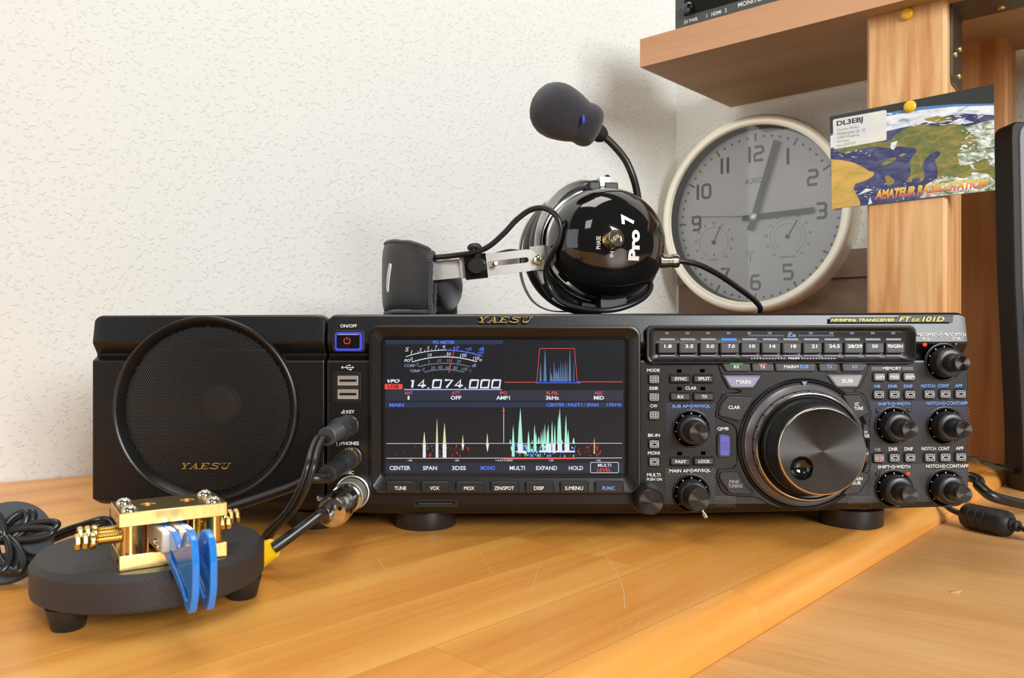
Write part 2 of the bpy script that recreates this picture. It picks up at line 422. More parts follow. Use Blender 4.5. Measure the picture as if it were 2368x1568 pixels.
M['wall'] = wallmat('woodchip_wallpaper', (0.755, 0.765, 0.73, 1))
M['desk'] = wood('lacquered_pine_desk', (0.70, 0.27, 0.042, 1), (0.82, 0.365, 0.070, 1), (0.90, 0.45, 0.10, 1), R(46), rough=0.36, boards=(0.42, 0.052), coat=0.10, grain=9, line=0.28)
M['beech'] = wood('beech_laminate', (0.60, 0.31, 0.105, 1), (0.70, 0.385, 0.145, 1), (0.76, 0.44, 0.18, 1), R(-36), rough=0.38, grain=30, line=0.5, ring=0.8)
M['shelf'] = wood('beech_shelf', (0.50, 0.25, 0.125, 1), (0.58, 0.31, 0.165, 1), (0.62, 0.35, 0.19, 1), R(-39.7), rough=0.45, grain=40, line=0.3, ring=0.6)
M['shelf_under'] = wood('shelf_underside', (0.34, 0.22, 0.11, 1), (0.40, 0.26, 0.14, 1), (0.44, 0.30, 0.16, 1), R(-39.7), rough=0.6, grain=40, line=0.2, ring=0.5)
M['pine'] = wood('pine_post', (0.56, 0.24, 0.08, 1), (0.72, 0.40, 0.17, 1), (0.80, 0.49, 0.24, 1), 0, rough=0.5, axis='v', grain=7, line=0.34, ring=3.4)
M['pine_dark'] = wood('pine_post_dark', (0.42, 0.17, 0.05, 1), (0.55, 0.26, 0.09, 1), (0.62, 0.32, 0.12, 1), 0, rough=0.55, axis='v', grain=6, line=0.25, ring=2.0)  # darker tones for the back post

BANG = R(-39.7)
B = Vector((math.cos(BANG), math.sin(BANG), 0)); NB = Vector((math.sin(BANG), -math.cos(BANG), 0))   # along wall B, out of wall B
def slab(name, pts, z0, z1, m, ch=0, mside=None):
    b = MB(); n = len(pts)
    vs = [(x, y, z0) for x, y in pts]+[(x, y, z1) for x, y in pts]
    b.add(vs, [tuple(range(n, 2*n)), tuple(reversed(range(n)))], m)
    for i in range(n):
        j = (i+1) % n; b.add([vs[i], vs[j], vs[n+j], vs[n+i]], [(0, 1, 2, 3)], mside or m)
    return b
corner = (234, 602)
# wall A (the long wall on the left), wall B behind the clock
la = (-2700, corner[1]-(corner[0]+2700)*0.592); lb = (corner[0]+900*B.x, corner[1]+900*B.y)
w = MB(); w.add([(la[0], la[1], -20), (corner[0], corner[1], -20), (corner[0], corner[1], 1500), (la[0], la[1], 1500), (la[0]-40, la[1]+90, -20), (corner[0]+10, corner[1]+90, -20), (corner[0]+10, corner[1]+90, 1500), (la[0]-40, la[1]+90, 1500)],
      [(0, 1, 2, 3), (7, 6, 5, 4), (0, 3, 7, 4), (1, 5, 6, 2), (3, 2, 6, 7), (0, 4, 5, 1)], M['wall'])
struct(w.build('wall_left', flat=True))
w = MB(); w.add([(corner[0], corner[1], -20), (lb[0], lb[1], -20), (lb[0], lb[1], 1500), (corner[0], corner[1], 1500), (corner[0]+60, corner[1]+60, -20), (lb[0]+60, lb[1]+60, -20), (lb[0]+60, lb[1]+60, 1500), (corner[0]+60, corner[1]+60, 1500)],
      [(0, 1, 2, 3), (7, 6, 5, 4), (0, 3, 7, 4), (1, 5, 6, 2), (3, 2, 6, 7), (0, 4, 5, 1)], M['wall'])
struct(w.build('wall_back', flat=True))
# boards fixed along the foot of wall B
M['board'] = wood('shaded_wall_board', (0.17, 0.115, 0.075, 1), (0.21, 0.145, 0.10, 1), (0.24, 0.17, 0.12, 1), 0, rough=0.7, grain=8, line=0.3)  # dark brown-grey carries the shade behind the radio in the board colour
def wboard(name, s0, s1, out, z0, z1, m):
    c = Vector((corner[0], corner[1], 0)); p0 = c+B*s0; p1 = c+B*s1; o = NB*out
    b = slab(name, [(p0.x+o.x, p0.y+o.y), (p1.x+o.x, p1.y+o.y), (p1.x-NB.x*.5, p1.y-NB.y*.5), (p0.x-NB.x*.5, p0.y-NB.y*.5)], z0, z1, m)
    return b.build(name, flat=True)
struct(wboard('trim_1', 6, 560, 10, 204, 238, M['board']))
struct(wboard('trim_2', 6, 560, 5, 0.3, 203.4, M['board']))

# main desk with a bullnosed front edge
ED = Vector((285, 305, 0)).normalized(); TZ = -17.6; EN = Vector((ED.y, -ED.x, 0))   # along the edge, out of the edge
E0 = Vector((76, -174, 0))
RN = 17.0
b = MB(); p0 = E0-ED*620; p1 = E0+ED*640
# top and rounded edge swept along the front
prof = [(-60.0, 0.0), (-RN-8, 0.0)]+[(-RN+RN*math.sin(R(a)), -RN+RN*math.cos(R(a))) for a in range(0, 176, 8)]+[(-RN, -34.0), (-60, -34)]
vs = []; fs = []
NSEG = 2
for k in range(NSEG):
    pk = p0 if k == 0 else p1
    for d, z in prof: q = pk+EN*d; vs.append((q.x, q.y, z))
n = len(prof)
for i in range(n-1): fs.append((i, i+1, n+i+1, n+i))
fs += [tuple(reversed(range(n))), tuple(range(n, 2*n))]
b.add(vs, fs, M['desk'])
q0 = p0-EN*60; q1 = p1-EN*60
back = [(q0.x, q0.y), (q1.x, q1.y), (corner[0]+300*B.x-8, corner[1]+300*B.y-10), (corner[0]-1, corner[1]-2.5), (-1450, corner[1]-(corner[0]+1450)*0.592-1.5), (-1450, -700)]
c = slab('x', back, -34, 0, M['desk']); b.add(c.v, c.f, M['desk'])
def dk(u, v):
    D = CAMZ*FPX/(v-CY); return ((u-CX)/FPX*D, D+CAMY)
sc = MB(); rs = random.Random(21); k_scr = mat('bare_scratch', (0.72, 0.50, 0.27, 1), .6); k_worn = mat('worn_lacquer', (0.66, 0.44, 0.24, 1), .7)
def scr(pts, w, m=None): sc.stroke([dk(*p) for p in pts], w, .06, m or k_scr, fr=lambda x, y, z: (x, y, z))
scr([(1358, 1242), (1392, 1275), (1424, 1320), (1442, 1365), (1445, 1408)], .35); scr([(1085, 1243), (1110, 1275), (1140, 1330)], .2); scr([(870, 1288), (893, 1322)], .3); scr([(790, 1274), (812, 1266)], .6)
scr([(1248, 1305), (1236, 1345), (1228, 1360)], .25); scr([(745, 1385), (860, 1440)], .2); scr([(1470, 1400), (1560, 1440)], .2); scr([(1840, 1224), (1880, 1243)], .5)
for k in range(46): u, v = rs.uniform(760, 1700), rs.uniform(1245, 1540); scr([(u, v), (u+rs.uniform(-16, 22), v+rs.uniform(-8, 8))], rs.uniform(.12, .3))
for k in range(60):
    t_ = rs.random(); q = E0+ED*(-40+330*t_)-EN*(RN+rs.uniform(-1, 12)); L_ = rs.uniform(2, 9); e = (ED*rs.uniform(.6, 1)+EN*rs.uniform(-.5, .5))*L_
    sc.stroke([(q.x, q.y), (q.x+e.x, q.y+e.y)], rs.uniform(.15, .5), .06, k_worn, fr=lambda x, y, z: (x, y, z))
o = b.build('desk', angle=50); merge(o, sc); tag(o, 'orange lacquered pine desk top with scratched rounded front edge, under the radio', 'desk')
# second desk surface
e0 = E0-ED*620+EN*.3; e1 = E0+ED*900+EN*.3
b = slab('x', [(e0.x, e0.y), (e0.x+900, e0.y-300), (1500, -300), (1500, 900), (e1.x, e1.y)], -45, TZ, M['beech'])
o = b.build('side_table', flat=True); tag(o, 'pale beech laminate table top butted against the rounded desk edge', 'table')
# chip of wood lying on it, scratches of the desk
b = MB(); D_ = (CAMZ-TZ)*FPX/(1372-CY); q = Vector(((2212-CX)/FPX*D_, D_+CAMY, 0))
b.add([(q.x-4, q.y, TZ+.1), (q.x+1, q.y-2, TZ+.1), (q.x+4, q.y+1, TZ+2), (q.x-1, q.y+2, TZ+1.2), (q.x, q.y, TZ+1.4)], [(0, 1, 4), (1, 2, 4), (2, 3, 4), (3, 0, 4)], M['shelf'])
tag(b.build('wood_chip', flat=True), 'tiny curled wood chip lying on the pale beech table', 'chip')

# ------------------------------------------------------------------ shelf, posts, brackets
SH_Z = 438.0
SL = Vector((145.8, 379.7, 0)); SD = Vector((0.689, 0.725, 0)).normalized(); SBk = 213
def sp(a, d, z=0): q = SL+B*a+SD*d; return Vector((q.x, q.y, z))
outl = [sp(0, 0), sp(860, 0), sp(860, SBk), sp(0, SBk)]
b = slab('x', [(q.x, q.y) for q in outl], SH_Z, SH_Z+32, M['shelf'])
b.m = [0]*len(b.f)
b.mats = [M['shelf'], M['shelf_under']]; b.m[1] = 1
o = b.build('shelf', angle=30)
mod = o.modifiers.new('bevel', 'BEVEL'); mod.width = 0.0025; mod.segments = 3; mod.limit_method = 'ANGLE'
tag(o, 'beech shelf board with pale edge above the clock, resting on the pine posts', 'shelf')
def post(name, s, out, w, d, z0, z1, m, label, base=None):
    """post whose front face starts at distance s along the shelf front direction"""
    q = base if base else SL+B*s; q = Vector((q.x, q.y, 0)); r = q+B*w; k = -NB*d
    pts = [(q.x, q.y), (r.x, r.y), (r.x+k.x, r.y+k.y), (q.x+k.x, q.y+k.y)]
    ch = []
    N = 4
    for i in range(N):
        p, a, bb = Vector(pts[i]), Vector(pts[i-1]), Vector(pts[(i+1) % N])
        ch += [tuple(p+(a-p).normalized()*3), tuple(p+(bb-p).normalized()*3)]
    o = slab(name, ch, z0, z1, m).build(name, flat=True)
    return tag(o, label, 'post')
# front-left corner of post 1 at (298, 147)
P1 = Vector((342, 244.5, 0))+(-NB)*1.0
post('wooden_post', 0, 0, 69, 71, 0.2, SH_Z, M['pine'], 'square pine post under the shelf front, carrying the postcard and two yellow pins', base=P1)
P2 = Vector((506, 287, 0))-B*62
post('wooden_post', 0, 0, 62, 62, 0.2, SH_Z, M['pine_dark'], 'darker pine post further back, behind the postcard, next to the monitor', base=P2)

def bracket(name, base, u1, u2, l1, l2, w, label):
    """sheet angle: leg 1 runs along u1, leg 2 along u2, width along the cross product"""
    t = thing(name, label, 'bracket', base)
    wv = u1.cross(u2).normalized(); th = 2.2; base = Vector(base)
    def leg(u, n, L, m):
        b = MB(); vs = []
        for h in (0, th):
            for a in (0, L-6, L):
                for s in (-1, 1):
                    ww = w/2-(4 if a == L else 0); vs.append(base+u*a+n*h+wv*s*ww)
        b.add(vs, [(0,1,3,2),(2,3,5,4),(6,8,9,7),(8,10,11,9),(0,2,8,6),(2,4,10,8),(1,7,9,3),(3,9,11,5),(4,5,11,10),(0,6,7,1)], m)
        return b
    leg(u1, u2, l1, M['zinc']).build('plate', t, flat=True); leg(u2, u1, l2, M['zinc']).build('plate', t, flat=True)
    for u, n, L in ((u1, u2, l1), (u2, u1, l2)):
        for a, s in ((0.45, -0.5), (0.6, 0.45), (0.82, -0.35)):
            MB().lathe([(3.4, 0), (3.0, 1.0), (1.6, 1.9), (0.0, 2.1)], base+u*(a*L)+n*th+wv*s*w*0.5, n, M['brass'], seg=16).build('screw', t)
    return t
zd = Vector((0, 0, -1))
pr = P1+B*69.4-NB*36
bracket('angle_bracket', (pr.x, pr.y, SH_Z-0.3), zd, B.copy(), 72, 80, 44, 'zinc angle bracket screwed to the right side of the front pine post')
pq = P2-NB*30-B*0.4
bracket('angle_bracket', (pq.x, pq.y, SH_Z-0.3), zd, (-B).copy(), 55, 42, 36, 'zinc angle bracket on the back pine post, above the postcard corner')
# plank at the foot of the posts
q = Vector((505, 238, 0))
# ------------------------------------------------------------------ postcard and pins
def onplane(o, n, u, v):
    """photo ray met with the plane through o (normal n)"""
    d = Vector(((u-CX)/FPX, 1, -(v-CY)/FPX)); c = Vector((0, CAMY, CAMZ))
    t = (Vector(o)-c).dot(n)/d.dot(n); return c+d*t
CO = P1+NB*1.2
CK = crop(1880, 180, 4.8525)
def card_ab(x, y):
    q = onplane(CO, NB, *CK(x, y)); return ((q-CO).dot(B), q.z)
def card_fr(a, bz, off): q = CO+B*a+NB*off; return (q.x, q.y, bz)
t = thing('postcard', 'postcard with satellite view of Europe and red lettering, pinned to the front pine post', 'postcard', card_fr(-29, 241, 0))
def cardmat(name, c0, c1, scale, c2=None, rough=0.3, lo=0.35, hi=0.65):
    m, nt, b = new_mat(name); tc = nt.nodes.new('ShaderNodeTexCoord'); mp = nt.nodes.new('ShaderNodeMapping'); link(nt, tc.outputs['Object'], mp.inputs[0]); mp.inputs['Scale'].default_value = (1, 1, 2.4)
    n = nt.nodes.new('ShaderNodeTexNoise'); link(nt, mp.outputs[0], n.inputs['Vector']); n.inputs['Scale'].default_value = scale; n.inputs['Detail'].default_value = 7; n.inputs['Roughness'].default_value = 0.65; n.inputs['Distortion'].default_value = 0.8
    cr = nt.nodes.new('ShaderNodeValToRGB'); link(nt, n.outputs['Fac'], cr.inputs[0]); e = cr.color_ramp.elements
    e[0].position = lo; e[0].color = c0; e[1].position = hi; e[1].color = c1
    if c2: k = e.new((lo+hi)/2); k.color = c2
    link(nt, cr.outputs[0], b.inputs['Base Color']); b.inputs['Roughness'].default_value = rough
    return m
k_sea = cardmat('print_sea', rgb(48, 48, 98), rgb(110, 116, 150), 60, lo=0.45, hi=0.8)
k_space = mat('print_space', rgb(44, 46, 44), 0.3)
k_land = cardmat('print_land', rgb(85, 110, 45), rgb(180, 150, 75), 70)
k_green = cardmat('print_green_land', rgb(88, 104, 52), rgb(165, 140, 70), 75, rgb(122, 122, 56))
k_sand = cardmat('print_desert', rgb(222, 176, 84), rgb(170, 148, 62), 45, lo=0.4, hi=0.72)
k_cloud = cardmat('print_cloud', rgb(240, 243, 248), rgb(120, 130, 160), 75, rgb(215, 222, 232), lo=0.42, hi=0.72)
k_cloudland = cardmat('print_cloudy_land', rgb(245, 248, 250), rgb(95, 118, 66), 95, rgb(170, 180, 160), lo=0.40, hi=0.62)
k_blue = mat('print_horizon_blue', rgb(80, 130, 190), 0.3)
k_lab = cardmat('print_label', rgb(214, 216, 220), rgb(232, 230, 216), 30)
k_ink = mat('print_ink', rgb(30, 30, 34), 0.5)
c = MB(); corners = [card_ab(210, 1475), card_ab(2045, 1262), card_ab(2030, 70), card_ab(190, 437)]
c.prism(corners, 0, 0.5, k_sea, fr=card_fr)
c.f = c.f; cardp = c.build('card', t, flat=True)
pr_ = MB()
def cf(pts, off, m): pr_.flat([card_ab(*p) for p in pts], off, m, fr=card_fr)
cf([(190, 437), (195, 640), (300, 570), (500, 480), (830, 400), (1200, 335), (1600, 300), (2032, 290), (2030, 70)], .55, k_space)
cf([(195, 640), (197, 662), (300, 592), (500, 502), (830, 432), (1200, 365), (1600, 322), (2032, 312), (2032, 290), (1600, 296), (1200, 328), (830, 395), (500, 475), (300, 562)], .57, k_blue)
cf([(196, 662), (200, 790), (330, 760), (520, 690), (830, 600), (1000, 560), (1250, 505), (1450, 440), (1650, 400), (2034, 420), (2032, 312), (1600, 322), (1200, 365), (830, 432), (500, 502), (300, 592)], .56, k_cloud)
cf([(230, 820), (520, 740), (820, 720), (880, 700), (920, 640), (1060, 560), (1200, 520), (1400, 545), (1600, 520), (1800, 560), (1900, 640), (2036, 700), (2045, 1262), (1200, 1350), (1300, 1180), (1395, 1130), (1405, 1040), (1370, 920), (1440, 850), (1400, 820), (1330, 850), (1270, 900), (1225, 980), (1250, 1060), (1245, 1140), (1215, 1175), (1195, 1120), (1120, 1130), (1110, 1170), (1040, 1175), (1090, 1100), (1100, 1000), (1085, 940), (1120, 880), (1170, 830), (1150, 790), (980, 770), (860, 790), (700, 770), (540, 800), (380, 850)], .58, k_green)
cf([(205, 915), (330, 925), (450, 950), (560, 1000), (640, 1050), (690, 1060), (680, 1100), (600, 1150), (480, 1190), (455, 1240), (500, 1330), (535, 1400), (530, 1432), (212, 1475)], .58, k_sand)
cf([(760, 970), (860, 905), (940, 895), (900, 950), (800, 985)], .58, k_land); cf([(955, 880), (1000, 850), (1055, 850), (1010, 885)], .58, k_land)
cf([(805, 1105), (850, 1095), (920, 1150), (900, 1190), (840, 1220)], .58, k_land)
cf([(1250, 460), (1400, 430), (1560, 440), (1560, 480), (1430, 515), (1280, 495)], .6, k_land)
cf([(1400, 515), (1250, 500), (1230, 480), (1330, 490)], .61, k_cloud); cf([(1570, 490), (1650, 455), (1810, 500), (1700, 520)], .61, k_cloud)
cf([(870, 790), (880, 730), (950, 710), (930, 780), (900, 810)], .61, k_cloud)
cf([(1700, 560), (1900, 500), (2035, 470), (2040, 1020), (1950, 900), (1800, 960), (1650, 990), (1620, 850), (1760, 780), (1880, 700)], .6, k_cloudland)
cf([(1300, 1180), (1500, 1110), (1700, 1130), (1800, 1060), (1960, 1080), (2044, 1160), (2045, 1262), (1200, 1350), (1260, 1250)], .6, k_cloudland)
cf([(600, 1240), (680, 1255), (560, 1300), (500, 1320)], .6, k_cloud); cf([(640, 1340), (670, 1410), (620, 1425)], .6, k_cloud)
rw = random.Random(12)
def wisp(x, y, L_, h_, a_):
    pts = []
    for k in range(14):
        t_ = 2*math.pi*k/14; rr_ = rw.uniform(.6, 1.1); px, py = L_*math.cos(t_)*rr_, h_*math.sin(t_)*rr_
        pts.append((x+px*math.cos(a_)-py*math.sin(a_), y+px*math.sin(a_)+py*math.cos(a_)))
    pts = pts[::-1]
    if all(200 < p[0] < 2030 for p in pts): cf(pts, .615, k_cloud)
for k in range(46): t_ = rw.random(); wisp(850+1150*t_, 470-60*t_+rw.uniform(-70, 90), rw.uniform(14, 60), rw.uniform(3, 9), rw.uniform(-.4, .1))
for k in range(40): wisp(rw.uniform(1640, 2010), rw.uniform(560, 1020), rw.uniform(8, 34), rw.uniform(4, 14), rw.uniform(-.6, .6))
for k in range(36): wisp(rw.uniform(1250, 2010), rw.uniform(1110, 1240), rw.uniform(6, 22), rw.uniform(3, 9), rw.uniform(-.6, .6))
for k in range(26): wisp(rw.uniform(480, 1150), rw.uniform(1190, 1390), rw.uniform(5, 22), rw.uniform(2, 5), rw.uniform(-.6, .2))
for k in range(14): wisp(rw.uniform(230, 640), rw.uniform(820, 900), rw.uniform(6, 24), rw.uniform(2, 6), rw.uniform(-.6, .2))
pr_.build('printed_picture', t, flat=True)
lb_ = MB(); q = [card_ab(235, 805), card_ab(828, 700), card_ab(828, 360), card_ab(225, 470)]
lb_.flat(rpoly(q, 2.0), .66, k_lab, fr=card_fr)
def cardtext(s, x0, y0, x1, y1, m, off, h, bold=.02, shear=0, mbb=None):
    """text along the card between two crop points on the baseline, h = height in crop px"""
    a0, z0 = card_ab(x0, y0); a1, z1 = card_ab(x1, y1); _, zt = card_ab(x0, y0-h)
    (mbb or lb_).text(s, (a0, 0, a1, zt-z0), off, m, shear=shear, off=bold, fr=lambda a, z, o: card_fr(a, z0+(z1-z0)*(a-a0)/(a1-a0)+z, o))
cardtext('DL3EBJ', 268, 560, 562, 510, k_ink, .70, 72, .03)
cardtext('Christian Wollny', 270, 610, 520, 570, M['num'], .70, 36, 0); cardtext('Wildenrather Str. 10', 272, 652, 585, 600, M['num'], .70, 36, 0)
cardtext('41844 Wegberg', 272, 697, 520, 660, M['num'], .70, 36, 0); cardtext('Germany', 272, 738, 412, 718, M['num'], .70, 34, 0); cardtext('Loc: JO31CD', 272, 783, 480, 748, M['num'], .70, 32, 0)
lb_.build('address_label', t, flat=True)
# two-tone lettering, yellow above and red below
def twotone():
    m, nt, b = new_mat('print_yellow_red'); tc = nt.nodes.new('ShaderNodeTexCoord'); sx = nt.nodes.new('ShaderNodeSeparateXYZ'); link(nt, tc.outputs['Object'], sx.inputs[0])
    a0, z0 = card_ab(700, 1365); a1, z1 = card_ab(1970, 1225); q0 = card_fr(a0, z0, 0); q1 = card_fr(a1, z1, 0); k = (z1-z0)/(q1[0]-q0[0]); o = ORG[t.name]
    ml = nt.nodes.new('ShaderNodeMath'); ml.operation = 'MULTIPLY_ADD'; link(nt, sx.outputs['X'], ml.inputs[0]); ml.inputs[1].default_value = -k; link(nt, sx.outputs['Z'], ml.inputs[2])
    base = (z0-o[2]-k*(q0[0]-o[0]))/1000
    mr = nt.nodes.new('ShaderNodeMapRange'); link(nt, ml.outputs[0], mr.inputs[0]); mr.inputs[1].default_value = base; mr.inputs[2].default_value = base+0.0071
    cr = nt.nodes.new('ShaderNodeValToRGB'); link(nt, mr.outputs[0], cr.inputs[0]); e = cr.color_ramp.elements; e[0].position = .15; e[0].color = rgb(222, 60, 40); e[1].position = .9; e[1].color = rgb(240, 205, 40)
    link(nt, cr.outputs[0], b.inputs['Base Color']); b.inputs['Roughness'].default_value = .35
    return m
tt = twotone(); ar = MB()
k_edge = mat('print_outline', rgb(225, 190, 170), .4)
cardtext('AMATEUR RADIO STATION', 696, 1368, 1974, 1228, k_edge, .68, 104, .055, .25, ar)
cardtext('AMATEUR RADIO STATION', 700, 1365, 1970, 1225, tt, .72, 98, .03, .25, ar)
ar.build('red_lettering', t, flat=True)
def pin(u, v, label):
    q = onplane(CO, NB, u, v); off = 1.0 if v > 150 else 0
    o = MB().lathe([(1.0, -5), (1.0, 0.3), (5.4, 0.6), (5.6, 1.6), (5.0, 2.8), (3.4, 3.6), (1.4, 3.9), (0, 4.0)], q-NB*(1.2-off)+NB*0.2, NB, M['pin'], seg=24).build('push_pin')
    return tag(o, label, 'pin')
pin(2105, 247, 'yellow push pin holding the postcard'); pin(2097, 32, 'yellow push pin in bare wood near the top of the pine post')

# ------------------------------------------------------------------ device on the shelf, monitor at the right edge
q = SL+B*42+SD*3.5; zt = SH_Z+32.2; KS = 1.148
def dv(a, z, off): r = q+B*a*KS+NB*off*KS; return (r.x, r.y, zt+(z-zt)*KS)
t = thing('switch_box', 'dark grey electronics box with white port lettering standing on the shelf edge', 'device', (q.x, q.y, zt))
b = MB(); b.prism(rrect(0, zt, 118, zt+54, 1.5), -70, 0, M['device'], ch=.8, fr=dv); b.build('housing', t)
b = MB(); b.prism(rrect(10, zt+11, 112, zt+40, 1), -1, .3, M['deep'], fr=dv); b.build('port_panel', t)
b = MB(); b.lathe([(6, 0), (6, 6), (4.5, 7), (0, 7)], dv(16, zt+16, .3), NB, M['gloss'], seg=20); b.build('socket', t)
b = MB()
b.text('5V PWR', (10, zt+3.4, 24, zt+7), .2, M['white'], fr=dv); b.text('1   HDMI   2', (33, zt+3.8, 53, zt+7.4), .2, M['white'], fr=dv); b.text('MONITOR', (64, zt+5, 90, zt+9), .2, M['white'], fr=dv)
b.build('port_lettering', t, flat=True)

t = thing('monitor', 'silver grey flat monitor with dark side, cut off at the right picture edge', 'monitor', (620, 236, TZ))
front = [(489, TZ+.2), (800, TZ+.2), (800, 336), (481, 336), (477.5, 332), (476.8, 320), (480, 180), (486, 60)]
b = MB(); b.prism(front, 262, 236, M['case'], ch=1.0); b.build('housing', t)
b = MB(); b.prism([(496, -9), (796, -9), (796, 332), (488, 332), (485, 328), (484, 320), (487, 180), (493, 60)], 236, 234.5, M['monitor'], ch=.6); b.build('front_frame', t)
b = MB(); b.prism([(512, 20), (786, 20), (786, 318), (504, 318)], 234.5, 234.2, M['gloss']); b.build('screen', t)

# ------------------------------------------------------------------ clock
KC = Vector((302.5, 483.5, 288)); # centre of the rim front
KB = B; KN = NB
def kfr(a, z, off): r = KC+KB*a+KN*off; return (r.x, r.y, z)
t = thing('wall_clock', 'round metal rimmed wall clock with two small dials hanging behind the radio', 'clock', kfr(0, 288, -40))
gap = (KC-Vector((corner[0], corner[1], 288))).dot(KN)
b = MB(); b.lathe([(110, -gap+0.3), (121, -gap+2), (124.5, -30), (125.5, -4), (123.5, -0.8), (120, 0), (115, -0.6), (112.5, -2), (112, -3)], KC, KN, M['rim'], seg=120, cap0=True, cap1=False, sq=1); b.build('rim', t, angle=30)
b = MB(); b.lathe([(112, -3), (111, -20)], KC, KN, M['clockdark'], seg=120, cap0=False, cap1=False); b.build('inner_bezel', t)
FZ = 285.6
b = MB(); b.lathe([(111.2, -19.6), (111.2, -19.5)], KC, KN, M['face'], seg=96); 
b = MB(); b.add([kfr(111.4*math.cos(2*math.pi*k/96), 288+111.4*math.sin(2*math.pi*k/96), -19.5) for k in range(96)], [tuple(range(96))], M['face'])
off = -19.3
def kxy(ang, r): a = R(ang); return (r*math.sin(a)-0.4, FZ+r*math.cos(a))
for i in range(60):
    a = 6*i
    if i % 5 == 0:
        p, q_ = kxy(a, 98.5), kxy(a, 108.5); b.stroke([p, q_], 2.6, off, M['num'], fr=kfr)
    else: x, z = kxy(a, 104); b.flat(circ(x, z, 1.7, 10), off, M['num'], fr=kfr)
KF = crop(1460, 180, 2.6079)
def kuv(x, y):
    o_ = Vector(kfr(0, 288, off)); r = onplane(o_, KN, *KF(x, y)); return ((r-o_).dot(KB), r.z)
def ktxt(s, x0, y0, x1, y1, m='num', bold=.03, hw=None):
    (a0, z0), (a1, z1) = kuv(x0, y1), kuv(x1, y0)
    b.text(s, (a0, z0, a1, z1), off, M[m], off=bold, fr=kfr)
# upright numerals laid out round the dial: (hour, width, height)
DG = {'0': [[(.2, 0), (.8, 0), (1, .15), (1, .85), (.8, 1), (.2, 1), (0, .85), (0, .15), (.2, 0)]], '1': [[(.5, 0), (.5, 1)]], '2': [[(0, 1), (.85, 1), (1, .85), (1, .62), (.85, .52), (.1, .5), (0, .4), (0, 0), (1, 0)]],
 '3': [[(0, 1), (.85, 1), (1, .88), (1, .6), (.85, .5), (.25, .5)], [(.85, .5), (1, .4), (1, .12), (.85, 0), (0, 0)]], '5': [[(1, 1), (0, 1), (0, .55), (.85, .55), (1, .45), (1, .12), (.85, 0), (0, 0)]],
 '6': [[(.95, 1), (.15, 1), (0, .85), (0, .15), (.15, 0), (.85, 0), (1, .15), (1, .42), (.85, .55), (0, .55)]], '7': [[(0, 1), (1, 1), (.35, 0)]], '9': [[(0, 0), (.85, 0), (1, .15), (1, .85), (.85, 1), (.15, 1), (0, .85), (0, .6), (.15, .45), (1, .45)]]}
for s, ang, r, wd_ in (('12', 0, 82, 24), ('1', 30, 84, 5.5), ('2', 60, 84, 16), ('3', 90, 83, 16), ('5', 150, 84, 16), ('6', 180, 84, 16), ('7', 210, 84, 15), ('9', 270, 83, 15), ('10', 300, 84, 20), ('11', 330, 84, 15)):
    x, z = kxy(ang, r); h = 17.5; ws = [3.4 if ch == '1' else 11.0 for ch in s]; xx = x-(sum(ws)+(len(ws)-1)*5.2)/2
    for ch, w_ in zip(s, ws):
        for st in DG[ch]: b.stroke([(xx+(.5 if ch == '1' else px)*w_, z-h/2+pz_*h) for px, pz_ in st], 3.6, off, M['num'], fr=kfr)
        if ch == '1': b.stroke([(xx+w_*.5, z-h/2-1.8), (xx+w_*.5, z+h/2+1.8)], 3.6, off, M['num'], fr=kfr)
        xx += w_+5.2
b.text('AURIOL', (-15, FZ+44, 13, FZ+51), off, M['num'], off=0, fr=kfr)
def mini(cx, cy, r, lo, hi, step, labels, cap, hand):
    a0, z0 = kuv(cx, cy)
    n = 50
    for i in range(n+1):
        a = -140+280*i/n; p = (a0+r*math.sin(R(a)), z0+r*math.cos(R(a))); rr = r+(2.2 if i % 5 == 0 else 1.4); q2 = (a0+rr*math.sin(R(a)), z0+rr*math.cos(R(a)))
        b.stroke([p, q2], .5, off, M['num'], fr=kfr)
    for i, s in enumerate(labels):
        a = -140+280*i/(len(labels)-1); x, z = a0+(r+6.5)*math.sin(R(a)), z0+(r+6.5)*math.cos(R(a)); w_ = 1.7*len(s)
        b.text(s, (x-w_/2, z-1.7, x+w_/2, z+1.7), off, M['num'], off=0, fr=kfr)
    b.text(cap, (a0-len(cap)*0.95, z0-r-5.2, a0+len(cap)*0.95, z0-r-2.6), off, M['num'], off=0, fr=kfr)
    return a0, z0
h1 = mini(497, 993, 19.5, 0, 100, 10, ['0', '10', '20', '30', '40', '50', '60', '70', '80', '90', '100'], 'HUMIDITY', 0)
h2 = mini(942, 958, 21.5, -40, 60, 10, ['-40', '-30', '-20', '-10', '0', '10', '20', '30', '40', '50', '60'], 'TEMPERATURE', 0)
b.stroke([(h2[0]+17*math.sin(R(-140+280*i/20)), h2[1]+17*math.cos(R(-140+280*i/20))) for i in range(21)], .3, off, M['num'], fr=kfr)
b.text('%', (h1[0]-1.4, h1[1]-18, h1[0]+1.4, h1[1]-14.5), off, M['num'], fr=kfr); b.text('°C', (h2[0]+10, h2[1]-22, h2[0]+14, h2[1]-18.5), off, M['num'], off=0, fr=kfr)
x0, z0 = kuv(718, 1075)
b.stroke([(x0, z0-7), (x0, z0+6)], 1.1, off, M['num'], fr=kfr)
for rr in (3, 5.4):
    for sg in (-1, 1): b.stroke([(x0+sg*rr*math.cos(R(a)), z0+5+rr*math.sin(R(a))) for a in range(-40, 50, 10)], .5, off, M['grey_ink'], fr=kfr)
b.build('dial', t, flat=True)
HC = (-0.4, FZ)
